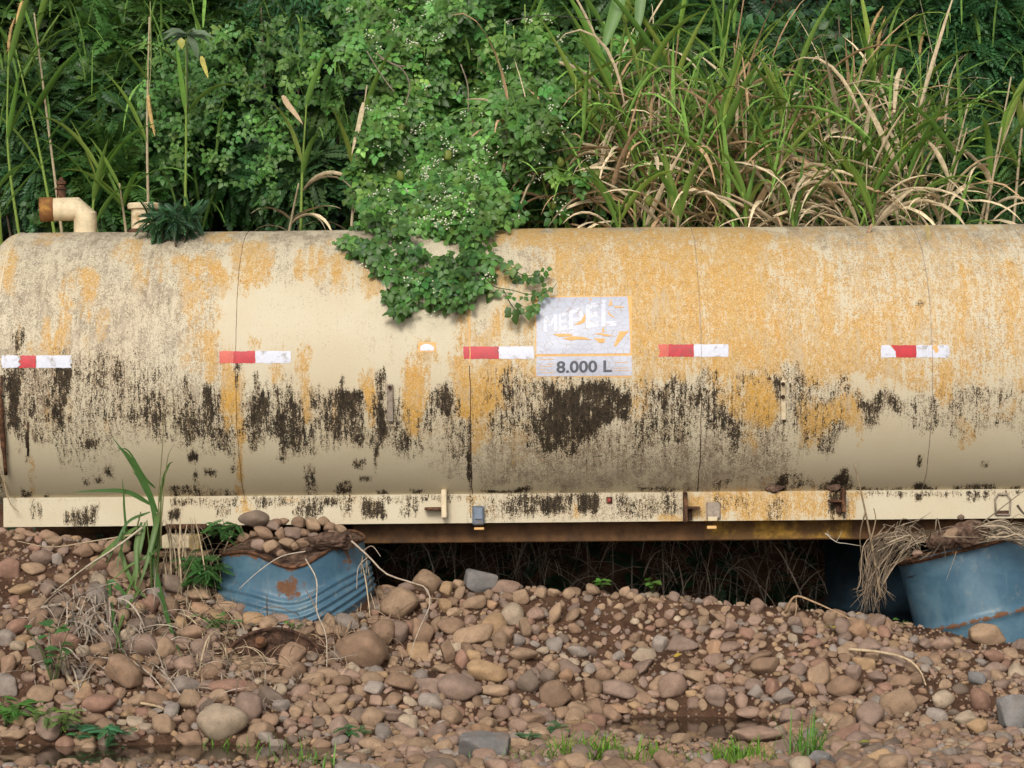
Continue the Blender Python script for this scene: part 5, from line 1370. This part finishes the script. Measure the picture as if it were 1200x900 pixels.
# loose straw between the canes, too tangled to count
mb = MB()
for k in range(900):
    px = rng.choice([rng.uniform(590, 1130), rng.uniform(680, 1060)]); py = rng.uniform(120, 285)
    p = P(px, py, rng.uniform(.85, 1.7))
    dry = rng.random() < .5
    V, F, c = blade(p, [rng.normal(0, .5), rng.normal(-.1, .3), rng.normal(.9, .6)], rng.uniform(.18, .65), rng.uniform(.008, .024), rng.uniform(.1, 1.8), 7, (np.array(STRAW if rng.random() < .5 else TANS) if dry else np.array(GREEN)) * rng.uniform(.6, 1.1), rng.uniform(-2, 2))
    mb.add(V, F, c)
for k in range(420):
    px = rng.uniform(-20, 1220); py = rng.uniform(20, 285)
    p = P(px, py, rng.uniform(1.3, 2.2))
    V, F, c = blade(p, [rng.normal(0, .5), rng.normal(-.2, .3), rng.normal(.9, .4)], rng.uniform(.15, .45), rng.uniform(.008, .020), rng.uniform(.3, 1.8), 7, np.array(GREEN) * rng.uniform(.5, 1.0))
    mb.add(V, F, c)
props(mb.build('loose_straw', M['straw']), 'tangled straw and thin grass between the canes', kind='stuff')
# under the tank: dead stalks and roots hanging in the dark
mb = MB()
for k in range(620):
    px = rng.uniform(395, 1060); Y = rng.uniform(1.05, 1.6)
    p = P(px, rng.uniform(590, 720), Y)
    V, F, c = blade(p, [rng.normal(0, .5), rng.normal(-.1, .2), rng.normal(.5, .7)], rng.uniform(.2, .5), rng.uniform(.004, .010), rng.uniform(.3, 2.5), 6, np.array((.42, .34, .26)) * rng.uniform(.3, 1.0), rng.uniform(-1, 1))
    mb.add(V, F, c)
props(mb.build('dead_stalks', M['straw']), 'dead stalks hanging in the dark hollow under the tank', kind='stuff')

# ------------------------------------------------------------------ in front of the tank: grass, weeds, straw, roots, blocks
def rooted(name, label, cat, px, py, group=None, Y=None):
    g = ground_hit(px, py) if Y is None else P(px, py, Y)
    return thing(name, label, cat, g, group), g
def pl(pts, Y0, Y1):
    pts = np.array(pts, float)
    return PA(pts[:, 0], pts[:, 1], np.linspace(Y0, Y1, len(pts)))
def over_ground(pts, Y0, Y1, lift=.03):
    # the same points, brought forward where the bank would swallow them
    pts = np.array(pts, float); Y = np.linspace(Y0, Y1, len(pts))
    for i, (a, b) in enumerate(pts):
        if b > 640: Y[i] = min(Y[i], ground_hit(a, b)[1] - lift)
    return PA(pts[:, 0], pts[:, 1], Y)
# the long-bladed grass on the mound
root, g = rooted('tall_grass', 'tall green grass with long drooping blades growing from the mound before the skirt', 'grass', 183, 690)
yb = g[1]
for pts, w, tone in (
    ([(186, 650), (178, 590), (155, 545), (130, 510)], 8, 0), ([(185, 600), (168, 560), (150, 533), (137, 524)], 6, 0), ([(178, 592), (150, 577), (120, 575), (84, 577)], 8, 0), ([(186, 590), (192, 560), (198, 545), (203, 541)], 5, 0),
    ([(188, 640), (186, 590), (190, 530), (193, 475)], 2.2, 2), ([(188, 640), (190, 600), (196, 540), (203, 522)], 2.2, 2), ([(184, 600), (170, 575), (162, 560), (155, 552)], 4, 0), ([(182, 572), (170, 560), (150, 528), (135, 529)], 4, 0),
    ([(186, 600), (182, 620), (172, 660), (162, 690)], 10, 1), ([(166, 612), (160, 640), (160, 670), (158, 690)], 9, 1), ([(184, 610), (180, 640), (176, 650), (178, 655)], 7, 0), ([(150, 700), (128, 682), (134, 730), (147, 772)], 9, 0),
    ([(176, 640), (184, 680), (198, 730), (213, 771)], 10, 0), ([(142, 645), (148, 668), (160, 690), (176, 704)], 8, 1), ([(160, 618), (140, 632), (122, 648), (104, 668)], 8, 1), ([(170, 612), (165, 640), (155, 680), (140, 712)], 7, 1), ([(176, 600), (150, 612), (135, 640), (124, 662)], 5, 0),
    ([(190, 640), (176, 650), (150, 664), (128, 684)], 6, 1), ([(165, 690), (150, 710), (140, 735), (135, 770)], 6, 1), ([(150, 640), (146, 600), (145, 580), (143, 560)], 4, 0), ([(146, 620), (143, 640), (140, 650), (136, 672)], 4, 0)):
    c = ((.075, .17, .045), (.13, .22, .06), (.22, .2, .1))[tone]
    V, F, cc = ribbon(over_ground(pts, yb - .02 * random.random(), yb - .05 - .10 * random.random(), .05), w * .68 * sc(yb), np.array(c) * random.uniform(.85, 1.15), 16)
    obj('leaf_blade', V, F, M['leaf'], root, tint=cc)
for pts in ([(183, 692), (186, 640), (188, 600), (190, 560)], [(178, 694), (176, 650), (172, 610)], [(168, 696), (162, 660), (160, 625), (165, 600)]):
    V, F = tube(spline(pl(pts, yb, yb - .04), 12), np.linspace(.006, .003, 12), 6)
    obj('stalk', V, F, M['leaf'], root, tint=(.14, .19, .06))
# dry straw and roots tangled on the mound
def tangle(name, label, px, py, strands, Y, kind=None, cat='straw', mat='straw'):
    root = thing(name, label, cat, P(px, py, Y))
    mb = MB()
    for V, F, c in strands: mb.add(V, F, c)
    props(mb.build('strands', M[mat], root), kind='stuff')
    return root
def wisps(n, box_, Yr, L, w, tone, dirn=(0, -.1, -.6), jit=.6, droop=1.2, follow=False):
    out = []
    for k in range(n):
        px, py = rng.uniform(box_[0], box_[2]), rng.uniform(box_[1], box_[3])
        if follow: p = ground_hit(px, py) + [0, -.01, .03]
        else: p = P(px, py, rng.uniform(*Yr))
        V, F, c = blade(p, np.array(dirn) + rng.normal(0, jit, 3), L * rng.uniform(.5, 1.3), w * rng.uniform(.5, 1.3), droop * rng.uniform(.2, 1.6), 8, np.array(tone) * rng.uniform(.55, 1.2), rng.uniform(-2, 2))
        if follow: V[:, 2] = np.maximum(V[:, 2], ground(V[:, 0], V[:, 1]) + .012)
        out.append((V, F, c))
    return out
ST2, GREYR = (.40, .31, .20), (.33, .27, .21)
tangle('dead_roots', 'pale dead roots and straw in a tangle below the long-bladed grass', 110, 745, wisps(150, (40, 715, 205, 800), (0, 0), .22, .006, GREYR, (.2, -.3, .1), .7, 1.0, True) + wisps(60, (85, 690, 130, 740), (0, 0), .25, .007, GREYR, (.1, -.5, -.5), .3, .9, True), -.5)
tangle('dry_straw', 'pale dry straw strewn between the long-bladed grass and the buried drum end', 240, 760, wisps(210, (205, 650, 290, 800), (0, 0), .22, .005, ST2, (.1, -.3, -.3), .7, 1.0, True) + wisps(70, (190, 600, 235, 690), (-.10, 0), .3, .006, ST2, (.15, -.2, -1), .25, .8), -.4)
tangle('dry_straw', 'pale dry straw lying along the foot of the crushed drum', 380, 740, wisps(150, (255, 700, 470, 790), (0, 0), .2, .0045, (.36, .25, .16), (.2, -.3, .1), .8, .9, True) + wisps(40, (400, 640, 430, 700), (-.12, -.05), .25, .004, ST2, (.1, -.1, -1), .25, .7), -.3)
tangle('dry_straw', 'grey dry straw scattered over the stones below the buried drum end', 300, 800, wisps(70, (170, 780, 400, 830), (0, 0), .16, .004, GREYR, (.4, -.2, .0), .7, .8, True), -.8)
# long pale stalks and single twigs
def twig(label, pts, Y0, Y1, r, tone=(.36, .28, .18), name='dry_stalk', cat='stalk', kids=(), lift=True):
    p = spline(over_ground(pts, Y0, Y1) if lift else pl(pts, Y0, Y1), 18)
    if lift: p[:, 2] = np.maximum(p[:, 2], ground(p[:, 0], p[:, 1]) + r)
    root = thing(name, label, cat, p[0])
    V, F = tube(p, np.linspace(r, r * .45, 18), 6)
    obj('stalk', V, F, M['straw'], root, tint=tone)
    for kp in kids:
        V, F = tube(spline(over_ground(kp, Y0, Y1) if lift else pl(kp, Y0, Y1), 10), np.linspace(r * .6, r * .3, 10), 5)
        obj('side_twig', V, F, M['straw'], root, tint=tone)
    return root
twig('long pale stalk lying from the grass down to the dead roots', [(167, 618), (135, 642), (100, 665), (62, 695)], -.2, -.35, .005, (.42, .36, .26))
twig('pale stalk crossing the mound above the grey cobble', [(165, 625), (110, 634), (60, 641), (20, 634)], -.2, -.12, .0035)
twig('curved bare root above the thin puddle', [(74, 765), (78, 790), (90, 805), (112, 815)], -.7, -1.0, .0085, (.36, .28, .19), 'bare_root', 'root')
twig('thick pale root bent over the dead roots', [(48, 712), (80, 708), (98, 720), (103, 745), (98, 760)], -.38, -.5, .007, (.36, .30, .23), 'bare_root', 'root')
twig('pale stick lying under the big pale boulder', [(165, 824), (185, 828), (208, 838)], -1.0, -1.05, .006, (.40, .30, .18))
twig('thin bent twig reaching from the crushed drum to the tan cobble', [(412, 634), (432, 652), (452, 672), (480, 682), (500, 690), (503, 712), (488, 745), (478, 780)], -.32, -.52, .0042, (.40, .32, .24), kids=([(432, 652), (420, 665), (418, 690)], [(425, 646), (436, 640), (446, 652)], [(498, 690), (505, 705), (492, 735)]))
twig('thin straw falling across the front of the crushed drum', [(358, 655), (371, 680), (371, 715), (382, 745), (383, 790)], -.36, -.75, .0032, (.44, .37, .28), kids=([(371, 690), (360, 700), (345, 705)],))
twig('thin straw lying on the crushed drum from its stones', [(358, 646), (330, 652), (305, 668), (280, 690)], -.33, -.36, .0028, (.42, .36, .28))
twig('brown twig standing upright against the yellow end of the skirt', [(1032, 700), (1022, 640), (1012, 590), (1001, 543)], -.05, .05, .0062, (.22, .16, .10), kids=([(1014, 600), (1008, 625), (1009, 650)], [(1020, 635), (1026, 610), (1024, 596)]), lift=False)
twig('thin pale twig with tiny dry buds hanging under the rail', [(967, 625), (980, 635), (992, 637), (1010, 640)], .1, .1, .0024, (.42, .38, .30), kids=([(980, 635), (972, 630), (970, 622)], [(980, 635), (984, 628), (986, 622)], [(967, 625), (974, 628)]), lift=False)
twig('dark thin twig across the lamp ring on the skirt', [(1152, 612), (1170, 598), (1188, 584), (1204, 572)], .1, .12, .003, (.2, .16, .11), lift=False)
twig('short dark stub against the skirt beside the lamp ring', [(1192, 592), (1198, 600), (1206, 608)], .1, .1, .006, (.09, .07, .05), lift=False)
twig('arched pale dry stalk on the stones below the tilted drum', [(995, 761), (1030, 764), (1062, 772), (1078, 786), (1085, 803)], -.40, -.62, .0065, (.46, .35, .22))
twig('brown dry stalk bent over the crest below the dark hollow', [(920, 718), (932, 699), (955, 706), (975, 715), (1000, 727)], -.06, -.20, .0055, (.36, .24, .14), kids=([(933, 700), (933, 715), (930, 728)],))
twig('thin dark wire strung across the green grass at the top', [(596, 24), (640, 18), (700, 24), (760, 29), (840, 33)], 1.0, 1.0, .0024, (.06, .05, .045), 'wire', 'wire', lift=False)
twig('dry vine clinging to the rusted bar at the tank end', [(4, 560), (8, 580), (14, 592), (22, 600)], .18, .2, .003, (.34, .25, .16), kids=([(5, 565), (12, 590), (18, 598)],), lift=False)
# straw at the tilted drum
strs = []
for k in range(75):
    x0 = rng.uniform(1014, 1056); a = pl([(x0 + 18, rng.uniform(616, 640)), (x0 + rng.uniform(-5, 8), 645), (1020 + (x0 - 1030) * .5 + rng.normal(0, 6), 680), (1018 + (x0 - 1030) * .9 + rng.normal(0, 7), rng.uniform(695, 722))], rng.uniform(-.02, .14), rng.uniform(-.10, .06))
    strs.append(ribbon(a + rng.normal(0, .016, a.shape), rng.uniform(.0015, .0052), np.array((.27, .20, .135)) * rng.uniform(.15, 1.15), 12))
tangle('dangling_straw', 'bundle of pale dry straw dangling down beside the tilted drum', 1035, 640, strs, .0)
strs = []
for k in range(70):
    x0, y0 = rng.uniform(1030, 1105), rng.uniform(622, 652)
    a = pl([(x0, y0), (x0 + rng.normal(14, 12), y0 - rng.uniform(0, 14)), (x0 + rng.normal(26, 16), y0 + rng.normal(2, 8))], rng.uniform(-.2, .12), rng.uniform(-.22, .1))
    strs.append(ribbon(a + rng.normal(0, .014, a.shape), rng.uniform(.0015, .005), np.array((.29, .225, .155)) * rng.uniform(.2, 1.2), 10))
tangle('straw_nest', 'pale straw heaped on the tilted drum between the mud clod and the dangling straw', 1070, 640, strs, -.1)
strs = []
for k in range(60):
    y0 = rng.uniform(614, 634)
    a = pl([(rng.uniform(1140, 1165), y0), (1175, y0 - rng.uniform(-4, 8) + 2), (1195, y0 + rng.normal(3, 5)), (1225, y0 + rng.uniform(0, 30))], rng.uniform(-.26, .1), rng.uniform(-.3, .1))
    strs.append(ribbon(a + rng.normal(0, .012, a.shape), rng.uniform(.0015, .0048), np.array((.31, .245, .17)) * rng.uniform(.25, 1.3), 10))
tangle('straw_nest', 'combed pale straw lying on the tilted drum beyond the mud clod', 1180, 622, strs, -.1)
def lump(name, label, px, py, w, h, Y, seed, cat, m='clod', d=.8, rough=.35):
    V, F = rock(seed, 4, 6, 9, rough)
    V = V * np.array([w, (w + h) / 2 * d, h]) / 2 * sc(Y)
    V = V * (1 + .10 * (fbm(V, 40, 3)[:, None] - .5))
    return props(obj(name, V + P(px, py, Y), F, M[m], None, at=P(px, py, Y)), label, cat)
lump('mud_clod', 'dark crusted mud clod on top of the tilted drum', 1134, 626, 54, 34, -.10, 21, 'mud')
lump('mud_clod', 'brown mud clod under the tan stone on the tilted drum', 1102, 634, 34, 26, -.12, 22, 'mud')
lump('mud_clod', 'dark crusted slab of mud on the top edge of the crushed drum', 382, 634, 58, 22, -.22, 23, 'mud')
lump('mud_clod', 'small dark mud clod at the corner of the crushed drum', 405, 634, 20, 24, -.20, 25, 'mud')
# blocks under the skirt at the left
root = thing('support_block', 'cream painted block wedged under the skirt beside the long-bladed grass', 'block', P(208, 640, .12))
obj('block', *bevel_box(P(208, 634, .14), (.115, .12, .055), .004), M['cream'], root, smooth=False)
obj('block_end', *bevel_box(P(230, 635, .14), (.040, .12, .060), .004), flat_mat('yellowed_paint', (.46, .33, .12), .7, .2, 30, .2, 0, .3, .4), root, smooth=False)
props(obj('rusty_bar', *bevel_box(P(218, 617, .10), (.17, .03, .020), .003), M['rust'], smooth=False, at=None), 'rusted flat bar under the skirt above the cream block', 'bar')
props(obj('wood_plank', *bevel_box(P(212, 649, .06), (.24, .14, .018), .003), M['wood'], smooth=False), 'thin weathered plank under the cream block', 'plank')
# green weeds
def weed(label, px, py, h, n, tone, lsize=.035, temp=OVATE, spread_=.06, name='weed', nb=4, Y=None, up=1.0):
    root, g = rooted(name, label, 'weed', px, py, 'small weeds on the stones', Y)
    for k in range(nb):
        a = rng.uniform(0, 2 * math.pi); tip = g + np.array([math.cos(a) * spread_, math.sin(a) * spread_ * .7 - .01, h * rng.uniform(.55, 1.05)]) * np.array([1, 1, up])
        path = spline([g, g * .5 + tip * .5 + [0, 0, h * .15], tip], 7)
        V, F = tube(path, np.linspace(.0028, .0014, 7), 5)
        obj('stem', V, F, M['leaf'], root, tint=(.11, .15, .05))
        for j in range(max(1, n // nb)):
            p = path[min(6, 2 + int(rng.random() * 5))] + rng.normal(0, .006, 3)
            b = rng.uniform(0, 2 * math.pi)
            yd = norm(np.array([math.cos(b), math.sin(b) - .3, rng.uniform(-.1, .6)]))
            R = frames(yd[None], np.array([[0, -.35, 1.0]]))[0]
            V = temp[0] @ (R * lsize * rng.uniform(.65, 1.2)).T + p
            obj('leaf', V, temp[1], M['leaf'], root, tint=tones(tone, 1, .15, .08)[0])
    return root
LG = (.13, .30, .05); MG = (.075, .20, .06)
weed('bright seedling with pale green leaves on the crest, nearer the slate slab', 705, 690, .05, 9, LG, .045, OVATE, .035)
weed('bright seedling with pale green leaves on the crest, nearer the tilted drum', 765, 695, .055, 9, LG, .050, OVATE, .035)
weed('tall weed with oval leaves among the dead roots', 62, 805, .24, 22, (.075, .19, .055), .055, OVATE, .09, nb=5)
weed('pair of bright green leaves beside the tilted drum', 1057, 735, .03, 4, LG, .040, OVATE, .02, nb=2)
weed('low mossy yellow-green weed on the stones above the thin puddle', 70, 862, .13, 60, (.17, .25, .07), .040, PINF, .10, nb=7)
weed('bluish green weed creeping between stones above the thin puddle', 122, 868, .06, 40, (.07, .20, .09), .045, PINN, .12, nb=6)
weed('bright green weed at the edge of the photo above the thin puddle', 6, 852, .12, 34, (.10, .26, .05), .055, PINF, .09, nb=6)
weed('tiny bluish weed just below the big pale boulder', 145, 885, .04, 16, (.07, .2, .08), .03, PINN, .05, nb=3)
weed('small weed between stones below the round brown boulder', 662, 862, .04, 18, (.10, .20, .09), .032, PINN, .05, nb=3)
weed('small grey-green weed beside the slate block', 617, 873, .05, 18, (.10, .20, .09), .034, PINN, .05, nb=3)
weed('small weed below the biggest brown boulder', 420, 868, .05, 18, (.07, .20, .07), .034, PINN, .05, nb=3)
weed('feathery green weed growing up the side of the crushed drum', 238, 700, .19, 90, (.065, .165, .045), .070, PINF, .07, nb=9)
weed('feathery green weed above the crushed drum against the skirt', 266, 634, .09, 46, (.065, .165, .045), .060, PINF, .05, nb=6, Y=-.18)
weed('small weed in the shadow beside the crushed drum', 424, 700, .10, 16, (.11, .22, .05), .045, OVATE, .03, nb=3)
weed('small weed at the foot of the crushed drum', 252, 738, .06, 20, (.09, .2, .05), .045, PINF, .05, nb=4)
weed('tiny green weed on the soil over the buried drum end', 345, 738, .03, 10, LG, .028, OVATE, .03, nb=3)
def tuft(label, px, py, h, n, tone, wpx, w=.006):
    root, g = rooted('grass_tuft', label, 'grass', px, py, 'green grass tufts on the gravel flat')
    for k in range(n):
        x = g[0] + rng.normal(0, wpx * .0030 / 2); y = g[1] + rng.normal(0, .03)
        V, F, c = blade(np.array([x, y, float(ground(x, y)) - .005]), [rng.normal(0, .35), rng.normal(0, .3), 1.0], h * rng.uniform(.5, 1.15), w * rng.uniform(.6, 1.2), rng.uniform(.2, 1.2), 6, tones(tone, 1, .15, .08)[0])
        obj('leaf_blade', V, F, M['leaf'], root, tint=c)
tuft('upright bright green grass tuft beside the lower slate rock', 948, 888, .17, 44, (.13, .30, .05), 18)
tuft('short bright grass patch below the broad puddle', 868, 893, .10, 110, (.19, .36, .05), 42)
tuft('bright grass patch beside the slate block', 688, 890, .11, 150, (.19, .36, .05), 60)
tuft('low bright grass between the two larger grass patches', 758, 895, .09, 80, (.19, .36, .05), 46)
tuft('sparse grass along the thin puddle below the big pale boulder', 285, 893, .10, 46, (.15, .32, .05), 70)
tuft('sparse grass at the bottom edge below the big pale boulder', 355, 895, .09, 30, (.15, .32, .05), 50)
tuft('thin mossy grass around the slate block', 640, 892, .06, 60, (.16, .28, .06), 60, .005)
# fallen leaves
def fallen(label, px, py, size, tone):
    g = ground_hit(px, py); n = slope(g[0], g[1])
    R = frames(np.array([[random.gauss(0, 1), random.gauss(0, .3), .1]]), n[None])[0]
    V = OVATE[0] @ (R * size).T + g + n * .028
    props(obj('fallen_leaf', V, OVATE[1], M['leaf'], None, tint=tone, at=g), label, 'leaf', 'fallen leaves')
fallen('yellow fallen leaf on a stone below the dark hollow', 966, 742, .065, (.62, .50, .06))
fallen('yellow-green fallen leaf on the gravel near the grass tuft', 1021, 879, .045, (.36, .42, .05))
fallen('small yellow fallen leaf on the stones near the round brown boulder', 790, 777, .035, (.55, .38, .06))
fallen('pale dry fallen leaf on the stones below the buried drum end', 312, 805, .05, (.52, .42, .30))
# showy odd leaves among the green
def showy(label, px, py, Y, n, size, tone, temp=LANCE):
    root = thing('leafy_shoot', label, 'plant', P(px, py + 40, Y))
    V, F = tube(spline([P(px, py + 90, Y + .05), P(px - 1, py + 40, Y), P(px, py, Y)], 8), .004, 5)
    obj('stem', V, F, M['leaf'], root, tint=(.12, .16, .07))
    for k in range(n):
        a = 2 * math.pi * k / n + .4
        yd = norm(np.array([math.cos(a), -.3 - .3 * math.sin(a), .25 * math.sin(a) - .1]))
        V = temp[0] @ (frames(yd[None], np.array([[0, -.8, .8]]))[0] * size * random.uniform(.8, 1.1)).T + P(px, py, Y)
        obj('leaf', V, temp[1], M['leaf'], root, tint=np.array(tone) * random.uniform(.85, 1.1))
    return root
r = showy('shoot with long pale grey-green leaves high above the vent pipe', 220, 40, 1.0, 7, .12, (.20, .27, .17))
V = OVATE[0] @ (frames(np.array([[.1, -.2, -1.0]]), np.array([[0, -1, .2]]))[0] * .055).T + P(212, 44, .95)
obj('yellow_leaf', V, OVATE[1], M['leaf'], r, tint=(.42, .42, .07))
def hang(label, px, py, L, w, tone, Y=1.0, name='dry_leaf', lean=0, m='straw'):
    root = thing(name, label, 'leaf', P(px, py, Y))
    V, F, c = ribbon(pl([(px, py), (px + lean * .3, py + L * .35), (px + lean * .7, py + L * .7), (px + lean, py + L)], Y, Y - .03), w * sc(Y), np.array(tone), 9)
    obj('blade', V, F, M[m], root, tint=c)
for lab, px, py, dx, L in (('tan seed spike hanging at the top corner above the elbow pipe', 26, 2, -.35, .16), ('brown seed spike hanging straight down over the vent pipe', 174, 112, .02, .17)):
    root = thing('seed_head', lab, 'seed head', P(px, py, 1.0))
    V, F = tube(spline(pl([(px + 2, py - 110), (px + 3, py - 40), (px, py + 2)], 1.02, 1.0), 8), .002, 5)
    obj('stalk', V, F, M['straw'], root, tint=(.25, .26, .10))
    fuzzy(P(px, py, 1.0), norm(np.array([dx, 0, -1.0])), L, root, .0095, (.48, .33, .13))
hang('yellow leaf tip hanging above the hollow', 236, 66, 26, 6, (.38, .34, .09), 1.0, 'yellow_leaf', 8)
hang('folded pale dry leaf above the dark hollow', 331, 112, 34, 7, (.42, .31, .19), .95, 'dry_leaf', 24)
hang('curled pale dry leaf hanging beside the creeper', 426, 120, 62, 6, (.46, .38, .24), .85, 'dry_leaf', -14)
hang('dry leaf curling down over the tank near the last weld', 1086, 262, 38, 6, (.34, .27, .12), -.02 + .35, 'dry_leaf', 4)
hang('thin dry leaf hanging over the tank near the brown cane', 1022, 262, 24, 4, (.30, .2, .12), .40, 'dry_leaf', -12)
hang('broad green leaf blade hanging from the top above the name plate', 728, -10, 72, 17, (.16, .30, .08), .9, 'leaf_blade', -22, 'leaf')
hang('broad pale green leaf standing at the top past the name plate', 752, -15, 60, 13, (.18, .30, .11), .95, 'leaf_blade', -6, 'leaf')
